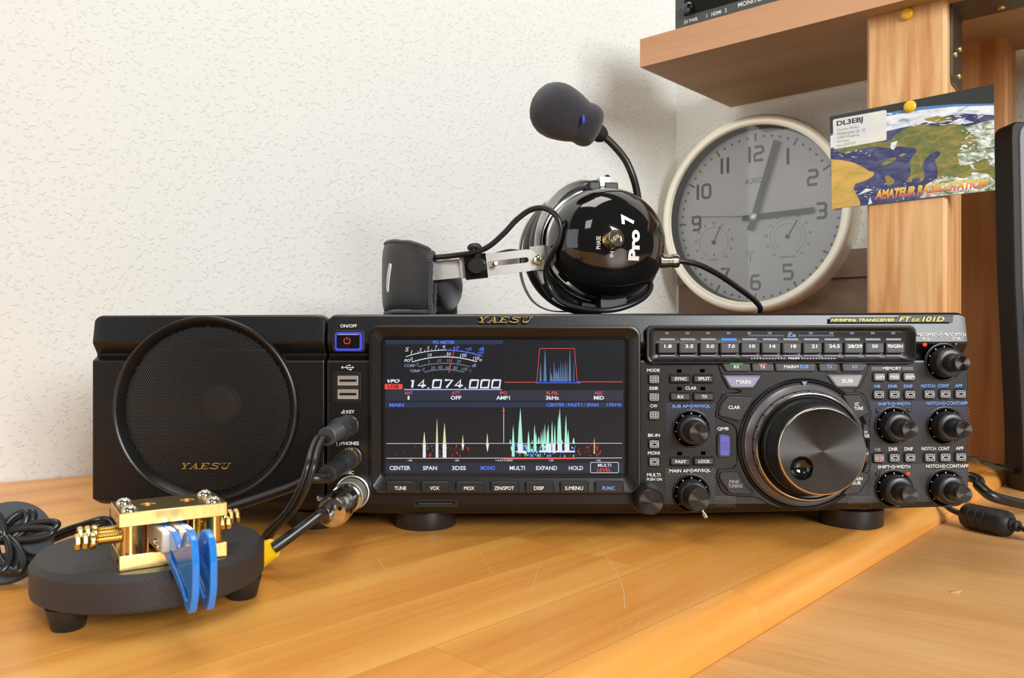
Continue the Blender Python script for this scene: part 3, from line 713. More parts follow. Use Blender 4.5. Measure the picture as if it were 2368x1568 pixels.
def hand(name, ang, L, tail, w_, o_, m='num'):
    b = MB(); d = Vector((math.sin(R(ang)), math.cos(R(ang)))); n_ = Vector((d.y, -d.x)); c_ = Vector(HC)
    pts = [c_-d*tail-n_*w_/2, c_-d*tail+n_*w_/2, c_+d*L+n_*w_/2, c_+d*L-n_*w_/2]
    b.prism([tuple(p) for p in pts][::-1], o_, o_+.6, M[m], fr=kfr, ch=0); return b.build(name, t, flat=True)
hand('hour_hand', 89.0, 75, 16, 6.6, -15); hand('minute_hand', 17.5, 98, 18, 6.6, -13); hand('second_hand', 275.5, 88, 14, .9, -11.5)
MB().lathe([(5, -16.5), (5, -11), (3, -10), (0, -10)], kfr(HC[0], HC[1], 0), KN, M['rim'], seg=24).build('hand_pin', t)
for (hx, hz), ang in ((h1, 24), (h2, 32)):
    b = MB(); c_ = Vector((hx, hz)); d = Vector((math.sin(R(ang)), math.cos(R(ang))))
    b.stroke([tuple(c_), tuple(c_+d*23)], 1.0, -18, M['num'], fr=kfr); b.prism(circ(hx, hz, 2.6, 16), -19, -17.6, M['num'], fr=kfr); b.build('small_hand', t, flat=True)
gl = mat('clock_glass', (1, 1, 1, 1), 0.0, spec=0.5)
nt = gl.node_tree; pb = nt.nodes['Principled BSDF']; out = nt.nodes['Material Output']
tr = nt.nodes.new('ShaderNodeBsdfTransparent'); gs = nt.nodes.new('ShaderNodeBsdfGlossy'); gs.inputs['Roughness'].default_value = .02
fr_ = nt.nodes.new('ShaderNodeFresnel'); fr_.inputs[0].default_value = 1.45; ms = nt.nodes.new('ShaderNodeMixShader')
link(nt, fr_.outputs[0], ms.inputs[0]); link(nt, tr.outputs[0], ms.inputs[1]); link(nt, gs.outputs[0], ms.inputs[2]); link(nt, ms.outputs[0], out.inputs[0])
b = MB(); b.lathe([(112.2, -3.2), (112.2, -2.4)], KC, KN, gl, seg=96); b.build('glass', t)

# ------------------------------------------------------------------ shared radio helpers
def rings(b, lst, m, cap=True):
    """connect outlines of equal length: [(pts, y)]"""
    n = len(lst[0][0]); vs = [(a, y, z) for pts, y in lst for a, z in pts]; fs = []
    for k in range(len(lst)-1):
        for i in range(n): j = (i+1) % n; fs.append((k*n+i, k*n+j, (k+1)*n+j, (k+1)*n+i))
    if cap: fs.append(tuple((len(lst)-1)*n+i for i in range(n)))
    b.add(vs, fs, m); return b
def rr(cr, x0, y0, x1, y1, r, n=5): a = pp(cr, x0, y0); c = pp(cr, x1, y1); return rrect(a[0], c[1], c[0], a[1], r, n)
def face(name, u0, u1, top, bot, prof, parent, m, r=5.0, back=14):
    us = [u0, u0+1, u0+3, u0+6, u0+10, u0+16, u0+24]; us += [u0+24+(u1-u0-48)*k/20 for k in range(1, 20)]; us += [u1-24, u1-16, u1-10, u1-6, u1-3, u1-1, u1]
    rp = r*PS; b = MB(); cols = []
    for u in us:
        du = min(u-u0, u1-u); cutv = rp-math.sqrt(max(0, rp*rp-max(0, rp-du)**2)) if du < rp else 0
        t, bo = top(u)+cutv, bot(u)-cutv
        side = 1.2 if du < 1 else 0.3 if du < 3 else 0
        col = []
        for v, y in prof:
            v0, v1 = 722.0, 1190.0
            if v < 750: vv = t+(v-v0)/(750-v0)*(750-t)
            elif v > 1150: vv = 1150+(v-1150)/(v1-1150)*(bo-1150)
            else: vv = v
            col.append((U(u), y+side, V(vv)))
        cols.append(col)
    n = len(prof); vs = [p for c in cols for p in c]; fs = []
    for k in range(len(cols)-1):
        for i in range(n-1): fs.append((k*n+i, k*n+i+1, (k+1)*n+i+1, (k+1)*n+i))
    b.add(vs, fs, m)
    loop = [cols[0][i] for i in range(n)]+[c[-1] for c in cols[1:]]+[cols[-1][i] for i in range(n-2, -1, -1)]+[c[0] for c in cols[-2:0:-1]]
    L = len(loop); vs = loop+[(x, back, z) for x, y, z in loop]
    b.add(vs, [(i, (i+1) % L, L+(i+1) % L, L+i) for i in range(L)]+[tuple(range(L, 2*L))], m)
    return b.build(name, parent, angle=13)
PROF = [(722, 5.2), (724, 3.5), (728, 2.6), (790, 0), (795, 0.4), (818, 5.4), (823, 5.6), (826, 4.8), (834, 0.3), (838, 0), (1000, 0), (1150, 0), (1166, 0.2), (1176, 1.6), (1188, 4.2), (1190, 5.2)]
SERIF = {  # slab letters drawn as strokes: (points, width)
 'Y': [([(.08, .93), (.42, .93)], .14), ([(.62, .93), (.98, .93)], .14), ([(.25, .9), (.53, .48)], .26), ([(.80, .9), (.56, .5)], .10), ([(.54, .5), (.54, .08)], .26), ([(.3, .07), (.78, .07)], .14)],
 'A': [([(.0, .07), (.36, .07)], .14), ([(.56, .07), (1.0, .07)], .14), ([(.18, .08), (.50, .95)], .10), ([(.46, 1.0), (.80, .08)], .26), ([(.28, .34), (.66, .34)], .10)],
 'E': [([(.0, .93), (.92, .93)], .14), ([(.0, .07), (.95, .07)], .14), ([(.25, .95), (.25, .05)], .27), ([(.87, .95), (.87, .68)], .10), ([(.9, .05), (.9, .32)], .10), ([(.3, .5), (.66, .5)], .11), ([(.64, .64), (.64, .36)], .08)],
 'S': [([(.90, .98), (.90, .66)], .10), ([(.86, .80), (.70, .92), (.45, .95), (.22, .88), (.15, .74), (.25, .62), (.5, .55), (.78, .46), (.88, .32), (.80, .13), (.55, .05), (.3, .08), (.12, .22)], .17), ([(.07, .02), (.07, .34)], .10)],
 'U': [([(.0, .93), (.48, .93)], .14), ([(.68, .93), (1.02, .93)], .13), ([(.24, .95), (.24, .35), (.30, .15), (.50, .06), (.70, .13), (.80, .32)], .2), ([(.84, .93), (.82, .3)], .10), ([(.24, .95), (.24, .35)], .27)]}
def logo(b, x0, z0, x1, z1, y, m, sh=.3, grow=0.0):
    W = (x1-x0)/(5+sh*.9); H = z1-z0
    for i, ch in enumerate('YAESU'):
        for pts, w in SERIF[ch]:
            q = [(x0+W*(i*1.02+px*.93+sh*pz), z0+pz*H) for px, pz in pts]
            b.stroke(q, w*H*.95+grow, y, m)
def knurl_knob(parent, cu, cv, y, rd, r1, h1, r2, h2, kn=True):
    """concentric control: dotted scale disc, outer ring, inner shaft, turned cap"""
    cx, cz = U(cu), V(cv)
    d = MB(); d.lathe([(rd, 0), (rd, -.5), (rd-.35, -.8), (rd-.7, -.55), (rd-.9, -.5)], (cx, y, cz), (0, 1, 0), M['knob'], seg=56)
    d.add([(cx+(rd-.9)*math.cos(2*math.pi*k/40), y-.5, cz+(rd-.9)*math.sin(2*math.pi*k/40)) for k in range(40)], [tuple(range(40))], M['deep'])
    for k in range(-4, 5):
        a = R(90-k*33); d.flat(circ(cx+(rd-1.9)*math.cos(a), cz+(rd-1.9)*math.sin(a), .42, 10), y-.62, M['white'])
    d.build('dial_scale', parent)
    k1 = MB(); k1.lathe([(r1, .5), (r1, 1.5), (r1-.1, 2.0), (r1-.35, h1-2), (r1-.8, h1-.8), (r1-1.4, h1-.3), (r2+.5, h1)], (cx, y, cz), (0, -1, 0), M['knob'], seg=96, knurl=(2, 3, .28), cap1=True)
    o1 = k1.build('outer_ring', parent)
    if r2:
        k2 = MB(); k2.lathe([(r2+.3, h1-.2), (r2+.1, h1+3), (r2-.2, h2-5), (r2-.7, h2-4.4), (r2-.75, h2-3.9), (r2-.75, h2-.3), (r2-1.0, h2)], (cx, y, cz), (0, -1, 0), M['knob'], seg=72, knurl=(1, 2, .18) if kn else None)
        o2 = k2.build('inner_shaft', parent)
        MB().lathe([(r2-1.05, h2-.01), (r2-1.15, h2+.12), (0, h2+.12)], (cx, y, cz), (0, -1, 0), M['cap'], seg=48).build('cap', parent)

# ------------------------------------------------------------------ transceiver
TR = thing('radio_transceiver', 'black amateur radio transceiver with lit colour display and large tuning dial, in the centre', 'radio', (U(1496), 150, 0))
face('front_panel', 756, 2240, lambda u: 727-(u-756)*5/1484, lambda u: 1191-max(0, (u-1500)/740)**1.5*17-max(0, (900-u)/150)*4, PROF, TR, M['panel'], r=5.5)
k = MB(); k.prism(rr(C3, 58, 52, 2082, 1302, 6), 30, -20, M['deep']); k.prism(rr(C5, 178, 453, 346, 647, 1), 30, -20, M['deep']); cut(bpy.data.objects['front_panel'], k)
x0, x1 = U(765), U(2224)
b = MB(); b.prism(rrect(x0, 17.5, x1, V(731), 3), 320, 12, M['case'], ch=0); b.build('housing', TR)
for u, y in ((985, 32), (1968, 36), (985, 285), (1968, 285)):
    cx = (u-CX)/FPX*(y-CAMY); b = MB(); b.lathe([(20.5, 0.1), (21, 1), (21, 12), (19, 13.5), (19, 18)], (cx, y, 0), (0, 0, 1), M['knob'], seg=48); b.build('foot', TR)

# display bezel and screen
b = MB(); o1 = rr(C3, 48, 42, 2092, 1312, 7); 
rings(b, [(o1, 6.5), (o1, -2.2), (rr(C3, 54, 48, 2086, 1306, 6.6), -3.0), (rr(C3, 66, 62, 2074, 1296, 6), -3.2), (rr(C3, 74, 72, 2066, 1290, 5.6), -2.4), (rr(C3, 130, 122, 2000, 1196, 4), -.2), (rr(C3, 136, 128, 1996, 1190, 3.6), .4),
          (rr(C3, 141, 133, 1991, 1184, 3.2), .1), (rr(C3, 147, 139, 1986, 1178, 2.6), .7), (rr(C3, 152, 143, 1981, 1171, 2.0), .5), (rr(C3, 160, 149, 1975, 1160, .8), 1.2)], M['panel'], cap=False)
bez = b.build('display_bezel', TR, angle=30)
b = MB(); b.prism(rr(C3, 158, 147, 1977, 1162, .5), 3, 1.1, M['screen'])
Y = 1.0
def bx(x0, y0, x1, y1, m, y=Y): q = pbox(C3, x0, y0, x1, y1); b.flat([(q[0], q[1]), (q[2], q[1]), (q[2], q[3]), (q[0], q[3])], y, G[m])
def ln(pts, w, m, y=Y-.03): b.stroke([pp(C3, *p) for p in pts], w/C3S/PS, y, G[m])
C3S = 3.2667
def tx(s, x0, y0, x1, y1, m, sh=0, off=.015, y=Y-.06): b.text(s, pbox(C3, x0, y0, x1, y1), y, G[m], shear=sh, off=off)
bx(165, 152, 1055, 184, 'bar2'); bx(166, 530, 1965, 612, 'bar'); bx(166, 622, 1965, 662, 'bar2'); bx(170, 1082, 1965, 1156, 'bar')
tx('PO METER', 526, 156, 692, 182, 'blue', off=.03)
def arc(xa, ya, xb, yb, sag, w, m, n=20, t0=0, t1=1):
    pts = []
    for i in range(n+1):
        t = t0+(t1-t0)*i/n; pts.append((xa+(xb-xa)*t, ya+(yb-ya)*t-sag*4*t*(1-t)))
    ln(pts, w, m); return lambda t: (xa+(xb-xa)*t, ya+(yb-ya)*t-sag*4*t*(1-t))
f = arc(320, 278, 900, 274, 48, 5, 'white', t1=.51); arc(320, 278, 900, 274, 48, 7, 'blue', t0=.51)
for i in range(11): p = f(.07+i*.0445); ln([p, (p[0], p[1]-(14 if i % 2 == 0 else 8))], 4, 'white')
for i in range(1, 7): p = f(.51+i*.075); ln([p, (p[0], p[1]-12)], 4, 'blue')
f = arc(368, 318, 856, 316, 38, 6, 'white')
for i in range(21): p = f(i/20); ln([p, (p[0], p[1]-(12 if i % 5 == 0 else 7))], 3, 'white')
f = arc(415, 354, 806, 354, 26, 4, 'grey'); [ln([f(i/16), (f(i/16)[0], f(i/16)[1]-8)], 3, 'grey') for i in range(17)]
f = arc(462, 396, 758, 396, 20, 4, 'grey'); [ln([f(i/20), (f(i/20)[0], f(i/20)[1]-9)], 3, 'grey') for i in range(21)]
ln([(690, 205), (668, 300), (646, 400)], 5, 'red', Y-.08)
for s, a, m in (('S', (314, 207, 344, 238), 'white'), ('1', (358, 230, 370, 254), 'white'), ('3', (422, 213, 438, 236), 'white'), ('5', (481, 200, 498, 224), 'white'), ('7', (541, 194, 558, 218), 'white'), ('9', (600, 192, 617, 216), 'white'),
                ('+20', (678, 196, 725, 220), 'blue'), ('+40', (770, 207, 818, 232), 'blue'), ('dB', (876, 206, 912, 230), 'blue'), ('+60', (862, 234, 912, 258), 'blue'), ('PO', (308, 296, 352, 318), 'white'), ('0', (356, 282, 372, 306), 'white'), ('10', (486, 252, 516, 276), 'white'),
                ('50', (626, 245, 660, 270), 'white'), ('100', (730, 254, 780, 280), 'white'), ('150', (828, 276, 876, 302), 'white'), ('W', (876, 294, 900, 314), 'white'), ('COMP', (308, 334, 394, 356), 'grey'), ('0', (402, 322, 416, 344), 'grey'), ('5', (488, 306, 503, 328), 'grey'),
                ('10', (558, 296, 586, 318), 'grey'), ('15', (630, 296, 658, 318), 'grey'), ('20', (704, 302, 738, 324), 'grey'), ('dB', (820, 332, 852, 356), 'grey'), ('TEMP', (348, 375, 432, 396), 'grey'), ('0', (446, 362, 462, 386), 'grey'), ('20', (508, 351, 542, 374), 'grey'),
                ('40', (562, 346, 596, 369), 'grey'), ('60', (620, 348, 654, 371), 'grey'), ('80', (678, 350, 712, 374), 'grey'), ('100', (740, 360, 788, 384), 'grey'), ('°C', (798, 374, 818, 394), 'grey')):
    tx(s, a[0], a[1], a[2], a[3], m, .2, .02 if len(s) > 1 and s.isalpha() else 0)
tx('VFO', 180, 449, 274, 475, 'white', .3, .04)
q = pbox(C3, 160, 484, 295, 525); b.flat(rrect(q[0], q[1], q[2], q[3], .8), Y-.03, G['red']); b.text('USB', pbox(C3, 184, 488, 268, 518), Y-.06, M['deep'], off=.01)
# big frequency read-out in squared digits
def seg7(ch, x, w, y0, y1):
    h = y1-y0; sl = .16
    def pt(px, pz): return (x+px*w+(1-pz)*h*sl, y0+pz*h)
    S = {'0': [[(0, 0), (1, 0), (1, 1), (0, 1), (0, 0)]], '1': [[(.45, .12), (.72, 0), (.72, 1)]], '4': [[(.62, 1), (.62, 0), (0, .72), (1, .72)]], '7': [[(0, 0), (1, 0), (.35, 1)]], '.': [[(0, .93), (.0, 1.05)]]}[ch]
    for st in S: ln([pt(*p) for p in st], 15.5 if ch != '.' else 14, 'white', Y-.05)
xx = 318
for ch in '14.074.000':
    if ch == '.': seg7(ch, xx+4, 10, 455, 515); xx += 28
    else: seg7(ch, xx+8, 58, 455, 512); xx += 84
ln([(305, 526), (1045, 526)], 6, 'white', Y-.04); ln([(305, 529), (1045, 529)], 4, 'blue', Y-.045)
# filter window
ln([(1066, 190), (1066, 470)], 2, 'dim'); ln([(1066, 190), (1960, 190)], 2, 'dim')
ln([(1068, 471), (1312, 471), (1332, 215), (1596, 215), (1618, 468), (1960, 468)], 6, 'red', Y-.05); ln([(1300, 475), (1644, 475)], 8, 'deepblue', Y-.06)
rnd = random.Random(3)
def peak(x, yb, yt, w, m, y=Y-.04):
    pts = [(x-w/2, yb), (x-w*.32, yb+(yt-yb)*.45), (x-w*.14, yb+(yt-yb)*.8), (x, yt), (x+w*.14, yb+(yt-yb)*.78), (x+w*.33, yb+(yt-yb)*.4), (x+w/2, yb)]
    b.flat([pp(C3, *p) for p in pts], y, G[m])
for x, t, w in ((1340, 320, 16), (1374, 215, 26), (1414, 350, 10), (1443, 308, 16), (1455, 360, 14), (1476, 350, 18), (1492, 305, 14), (1508, 320, 16), (1526, 300, 16), (1540, 310, 12), (1562, 215, 22), (1592, 290, 8), (1424, 400, 20), (1464, 385, 20)): peak(x, 466, t, w, 'trace')
for s, x0, x1, s2, a0, a1 in (('ANT', 309, 371, '1', 334, 348), ('ATT', 666, 730, 'OFF', 660, 740), ('IPO', 1032, 1086, 'AMP1', 1004, 1108), ('R.FIL', 1386, 1478, '3kHz', 1380, 1480), ('AGC', 1748, 1812, 'MID', 1743, 1820)):
    tx(s, x0, 540, x1, 564, 'red', off=.02); tx(s2, a0, 574, a1, 603, 'white', off=.03)
tx('MAIN', 196, 630, 304, 656, 'blue', off=.03); tx('CENTER', 1386, 629, 1522, 655, 'blue', off=.03); tx('FAST1', 1549, 629, 1655, 655, 'blue', off=.03); tx('SPAN', 1688, 629, 1778, 655, 'blue', off=.03); tx('10kHz', 1842, 627, 1953, 653, 'blue', off=.02)
ln([(1536, 628), (1536, 656)], 3, 'grey'); ln([(1672, 628), (1672, 656)], 3, 'grey')
for i in range(1, 11): yy = 662+27.3*i; ln([(174, yy), (1956, yy)], 2, 'dim')
for i in range(1, 10): xx = 350+178.5*(i-1); ln([(xx, 662), (xx, 935)], 2, 'dim')
ln([(174, 935), (1956, 933)], 4, 'white'); ln([(174, 1046), (1956, 1044)], 4, 'white'); ln([(1061, 662), (1061, 935)], 4, 'white')
b.flat([pp(C3, 1050, 684), pp(C3, 1061, 708), pp(C3, 1071, 684)], Y-.06, G['red']); ln([(1062, 1050), (1598, 1048)], 9, 'red', Y-.06)
for x, t, w in ((460, 842, 18), (556, 742, 16), (613, 778, 24), (752, 868, 12), (937, 856, 14)): peak(x, 935, t, w, 'yel')
for x, w, e in ((460, 22, 1042), (556, 20, 1042), (613, 28, 1042)): bx(x-w/2, 937, x+w/2, e, 'white', Y-.05)
for x, e in ((752, 990), (938, 1000)): peak(x, 937, e, 22, 'white')
peak(1747, 1010, 888, 12, 'yel'); peak(1747, 937, 1012, 12, 'red')
for x, t, w in ((1112, 900, 14), (1133, 796, 18), (1187, 665, 34), (1178, 760, 20), (1249, 838, 18), (1275, 905, 10), (1295, 792, 18), (1306, 850, 14), (1326, 880, 20), (1345, 846, 14), (1359, 820, 12), (1373, 784, 16), (1390, 830, 16), (1398, 790, 18), (1427, 762, 18), (1448, 790, 16), (1474, 720, 20), (1485, 665, 30), (1503, 905, 12), (1532, 718, 22), (1549, 830, 20), (1590, 888, 20)):
    peak(x, 937, t, w, 'cyan')
for x, w, e in ((1187, 38, 1000), (1133, 22, 1034), (1485, 34, 1000), (1540, 36, 1000), (1298, 20, 995), (1400, 44, 1000), (1360, 16, 990), (1440, 26, 990), (1249, 18, 1000)): bx(x-w/2, 937, x+w/2, e, 'white' if w > 25 else 'cyan', Y-.05)
bx(1170, 988, 1230, 1008, 'white', Y-.055); bx(1330, 990, 1600, 1002, 'white', Y-.052)
for i in range(170):
    x = rnd.choice([rnd.uniform(1095, 1600), rnd.gauss(1290, 60)]); x = min(1600, max(1095, x)); y0 = rnd.uniform(940, 1030); w = rnd.uniform(3, 10); h = rnd.uniform(6, 22)
    bx(x, y0, x+w, min(y0+h, 1036), rnd.choice(['deepblue', 'deepblue', 'cyan', 'cyan', 'blue', 'green' if y0 > 1000 else 'cyan']), Y-.045)
for i in range(90):
    x = rnd.choice([rnd.gauss(610, 60), rnd.gauss(480, 20), rnd.gauss(700, 12), rnd.uniform(240, 1060), rnd.uniform(1600, 1790), rnd.gauss(1765, 14)]); y0 = rnd.uniform(938, 1028)
    if 200 < x < 1900: bx(x, y0, x+rnd.uniform(3, 6), y0+rnd.uniform(5, 18), rnd.choice(['hot', 'hot', 'red']), Y-.042)
for s, x0, x1 in (('-4K', 332, 372), ('-2K', 686, 726), ('14.074.000', 1001, 1127), ('+2K', 1400, 1440), ('+4K', 1758, 1798)): tx(s, x0, 1055, x1, 1070, 'white', off=0)
for s, x0, x1, m in (('CENTER', 197, 355, 'white'), ('SPAN', 449, 556, 'white'), ('3DSS', 669, 775, 'white'), ('MONO', 887, 996, 'blue'), ('MULTI', 1106, 1222, 'white'), ('EXPAND', 1306, 1466, 'white'), ('HOLD', 1554, 1662, 'white')): tx(s, x0, 1105, x1, 1136, m, off=.02)
tx('MULTI', 1774, 1088, 1874, 1112, 'white', off=.015); tx('LEVEL', 1766, 1122, 1876, 1148, 'red', off=.015)
b.stroke([(a, z) for a, z in rr(C3, 1718, 1077, 1930, 1156, .8)], .35, Y-.04, G['white'], closed=True)
b.build('screen', TR, flat=True)

# keys below the display
for i, (s, x0, x1) in enumerate((('TUNE', 242, 330), ('VOX', 508, 579), ('MOX', 763, 842), ('ZIN/SPOT', 991, 1139), ('DISP', 1288, 1363), ('S.MENU', 1522, 1657), ('FUNC', 1802, 1895))):
    c0 = 284+i*261.5; b = MB()
    b.prism(rpoly([pp(C3, c0-108, 1302), pp(C3, c0+112, 1302), pp(C3, c0+108, 1214), pp(C3, c0-106, 1214)], 1.2), 0, -3.4, M['btnd'], ch=.7)
    b.text(s, pbox(C3, x0, 1249, x1, 1277), -3.5, M['blue_ink'] if s == 'FUNC' else M['white'], off=.02)
    b.build('function_key', TR)
b = MB(); b.prism(rr(C3, 376, 1352, 712, 1414, .8), .6, -.5, M['knob'], ch=.3); b.prism(rr(C3, 392, 1366, 696, 1396, .4), .5, -.55, M['deep']); b.prism(rr(C3, 416, 1380, 676, 1392, .3), .5, -.9, M['btn'], ch=.2); b.build('card_slot', TR)

# badge and lettering on the panel
b = MB(); x0, z0, x1, z1 = pbox(crop(1040, 720, 9.1077), 548, 110, 1740, 240)
logo(b, x0-.1, z0-.1, x1+.1, z1+.1, -.25, M['deep'], grow=.6); logo(b, x0, z0, x1, z1, -.5, M['goldb']); b.build('maker_badge', TR, flat=True)
CB = crop(1900, 720, 6.5333)
b = MB()
out = [pp(CB, *p) for p in ((118, 170), (1975, 166), (1988, 68), (1165, 68), (1150, 96), (130, 96))]
b.stroke(out, .35, -.2, M['deep'], closed=True); b.flat(out, -.1, M['btn'])
for s, x0, y0, x1, y1, h_ in (('HF/50MHz', 135, 108, 525, 156, .03), ('TRANSCEIVER', 553, 106, 1090, 156, .03), ('FT', 1165, 78, 1345, 156, .02), ('DX', 1350, 106, 1485, 156, .02), ('101D', 1510, 78, 1850, 156, .02)):
    bb = pbox(CB, x0, y0, x1, y1); b.text(s, (bb[0]-.25, bb[1]-.2, bb[2]+.25, bb[3]+.2), -.3, M['deep'], shear=.25, off=h_+.03); b.text(s, bb, -.4, M['goldb'], shear=.25, off=h_)
b.build('model_badge', TR, flat=True)
L = MB()
def lt(s, cr, x0, y0, x1, y1, m='white', y=-.12, off=.02): L.text(s, pbox(cr, x0, y0, x1, y1), y, M[m], off=off)
def lett4(*a):
    for s, x0, y0, x1, y1, m in a: lt(s, C4, x0, y0, x1, y1, m)
lett4(('MODE', 104, 383, 189, 404, 'white'), ('SSB', 120, 503, 178, 524, 'white'), ('CW', 126, 621, 174, 642, 'white'), ('BK-IN', 111, 817, 190, 838, 'white'), ('MONI', 110, 935, 189, 957, 'white'), ('MULTI', 104, 1081, 194, 1103, 'white'), ('PUSH ON', 103, 1112, 204, 1131, 'white'),
      ('CLAR', 361, 502, 435, 523, 'white'), ('SUB AF', 272, 623, 380, 644, 'blue_ink'), ('RF/SQL', 424, 622, 530, 646, 'blue_ink'), ('MAIN AF', 254, 1054, 382, 1076, 'white'), ('RF/SQL', 424, 1052, 530, 1077, 'white'),
      ('MEMORY', 1680, 370, 1804, 392, 'white'), ('NB', 1622, 490, 1661, 510, 'blue_ink'), ('DNR', 1715, 490, 1776, 510, 'blue_ink'), ('DNF', 1819, 489, 1877, 510, 'blue_ink'), ('NOTCH', 1934, 487, 2028, 508, 'blue_ink'), ('CONT', 2045, 486, 2121, 508, 'blue_ink'), ('APF', 2160, 486, 2211, 507, 'blue_ink'),
      ('SHIFT', 1647, 607, 1727, 629, 'blue_ink'), ('WIDTH', 1772, 606, 1862, 628, 'blue_ink'), ('NOTCH', 1968, 603, 2066, 625, 'blue_ink'), ('CONT/APF', 2105, 601, 2245, 625, 'blue_ink'),
      ('NB', 1626, 912, 1664, 934, 'grey_ink'), ('DNR', 1718, 908, 1779, 931, 'white'), ('DNF', 1823, 907, 1880, 930, 'white'), ('NOTCH', 1937, 905, 2034, 928, 'white'), ('CONT', 2049, 905, 2125, 928, 'white'), ('APF', 2166, 903, 2218, 925, 'white'),
      ('SHIFT', 1645, 1027, 1725, 1050, 'white'), ('WIDTH', 1771, 1026, 1862, 1049, 'white'), ('NOTCH', 1967, 1022, 2066, 1045, 'white'), ('CONT/APF', 2104, 1021, 2250, 1045, 'white'),
      ('MIC/SPEED', 1910, 145, 2044, 167, 'white'), ('PROC/PITCH', 2087, 145, 2232, 167, 'white'), ('PROC', 1940, 175, 1993, 193, 'white'), ('KEYER', 2137, 174, 2200, 192, 'white'), ('QMB', 574, 773, 650, 797, 'white'))
for x, y, m in ((402, 633, 'blue_ink'), (402, 1064, 'white'), (1748, 618, 'blue_ink'), (2085, 614, 'blue_ink'), (1748, 1038, 'white'), (2084, 1034, 'white'), (2066, 156, 'white')):
    a, z = pp(C4, x, y); L.flat(circ(a, z, .45, 12), -.12, M[m]); L.stroke(circ(a, z, 1.15, 20), .3, -.12, M[m], closed=True)
    for s_ in (-1, 1): L.stroke([(a+s_*1.2, z), (a+s_*2.4, z)], .5, -.12, M[m])
for x0, x1 in ((1606, 1674), (1812, 1880)):
    for i in range(14):
        for j in range(4): L.flat(circ(*pp(C4, x0+(x1-x0)*i/13, 371+j*6+(i % 2)*3), .22, 6), -.12, M['grey_ink'])
lt('ON/OFF', C5, 210, 94, 330, 118); lt('KEY', C5, 254, 716, 314, 740); lt('PHONES', C5, 218, 944, 345, 970); lt('MIC', C5, 252, 1157, 308, 1182)
# small pictograms: usb trident, key, headphones, microphone
def st5(pts, w, m='white'): L.stroke([pp(C5, *p) for p in pts], w/3.1357/PS, -.12, M[m])
st5([(225, 407), (300, 407)], 5); st5([(245, 407), (262, 392), (275, 392)], 4); st5([(252, 407), (270, 422), (284, 422)], 4)
L.flat(circ(*pp(C5, 226, 407), .75, 14), -.12, M['white']); L.flat(circ(*pp(C5, 279, 391), .5, 12), -.12, M['white']); L.flat([pp(C5, 280, 416), pp(C5, 280, 428), pp(C5, 292, 428), pp(C5, 292, 416)][::1], -.12, M['white']); L.flat([pp(C5, 296, 398), pp(C5, 296, 416), pp(C5, 312, 407)], -.12, M['white'])
st5([(216, 738), (248, 738)], 5); st5([(220, 731), (246, 724)], 5); st5([(230, 718), (240, 718)], 6)
st5([(186, 940), (183, 952), (186, 972)], 5); st5([(206, 940), (209, 952), (206, 972)], 5); st5([(184, 968), (190, 974)], 6); st5([(202, 974), (208, 968)], 6)
st5([(227, 1158), (227, 1182)], 4); st5([(232, 1158), (232, 1182), (240, 1178), (243, 1170), (240, 1161), (232, 1158)], 4)
merge(bpy.data.objects['front_panel'], L)
# printed dot raster
b = MB(); kn = [(1598, 992), (1598.5, 1141), (2066, 985), (2185.5, 985), (2066, 1130), (2185.5, 1128.6)]
def raster(x0, y0, x1, y1, m, fade, excl):
    j = 0; y = y0
    while y < y1:
        x = x0+(j % 2)*7.4
        while x < x1:
            u, v = C4(x, y); f_ = 1-fade*(y-y0)/(y1-y0)
            if all(math.hypot(u-a, v-c) > 45 for a, c in kn) and not any(a <= x <= c and bb <= y <= d for a, bb, c, d in excl) and not (math.hypot(u-1857, v-1027) < 166):
                b.flat(circ(U(u), V(v), .36*f_, 6), -.1, m)
            x += 14.8
        y += 11.2; j += 1
k1 = mat('raster_violet', rgb(98, 92, 140), .5); k2 = mat('raster_grey', rgb(120, 118, 118), .5)
raster(235, 618, 560, 890, k1, .55, [(268, 618, 534, 650)]); raster(1600, 606, 2256, 870, k1, .5, [(1640, 600, 1868, 634), (1962, 596, 2252, 630), (1625, 640, 1665, 685), (1838, 640, 1870, 680)])
raster(232, 1052, 560, 1312, k2, .5, [(250, 1046, 534, 1082)]); raster(560, 1236, 700, 1312, k2, .3, []); raster(1600, 1026, 2256, 1296, k2, .4, [(1640, 1020, 1868, 1054), (1962, 1016, 2254, 1050), (1640, 1066, 1662, 1100), (1832, 1066, 1864, 1100)]); raster(1450, 1240, 1600, 1296, k2, .3, [])
merge(bpy.data.objects['front_panel'], b)

# power switch, usb sockets
b = MB(); rings(b, [(rr(C5, 157, 134, 388, 294, 2.2), .5), (rr(C5, 157, 134, 388, 294, 2.2), -.4), (rr(C5, 168, 146, 374, 288, 2), -.6), (rr(C5, 170, 148, 372, 286, 2), .3)], M['case']); b.prism(rr(C5, 172, 151, 369, 286, 2), .5, -.9, G['ring'], ch=.3); p = b.build('power_button', TR)
b = MB(); b.prism(rr(C5, 186, 166, 352, 270, 1), .5, -1.8, M['gloss'], ch=.5)
cx, cz = pp(C5, 263, 211); b.stroke([(cx+2.0*math.sin(R(a)), cz-.2+2.0*math.cos(R(a))) for a in range(35, 326, 10)], .55, -1.9, M['red_ink']); b.stroke([(cx, cz+.2), (cx, cz+2.4)], .55, -1.9, M['red_ink'])
b.build('key_top', p)
b = MB(); rings(b, [(rr(C5, 163, 438, 360, 662, 2), .5), (rr(C5, 163, 438, 360, 662, 2), -.5), (rr(C5, 172, 447, 352, 653, 1.6), -.6), (rr(C5, 176, 451, 348, 649, 1.4), .1)], M['case']); p = b.build('usb_recess', TR)
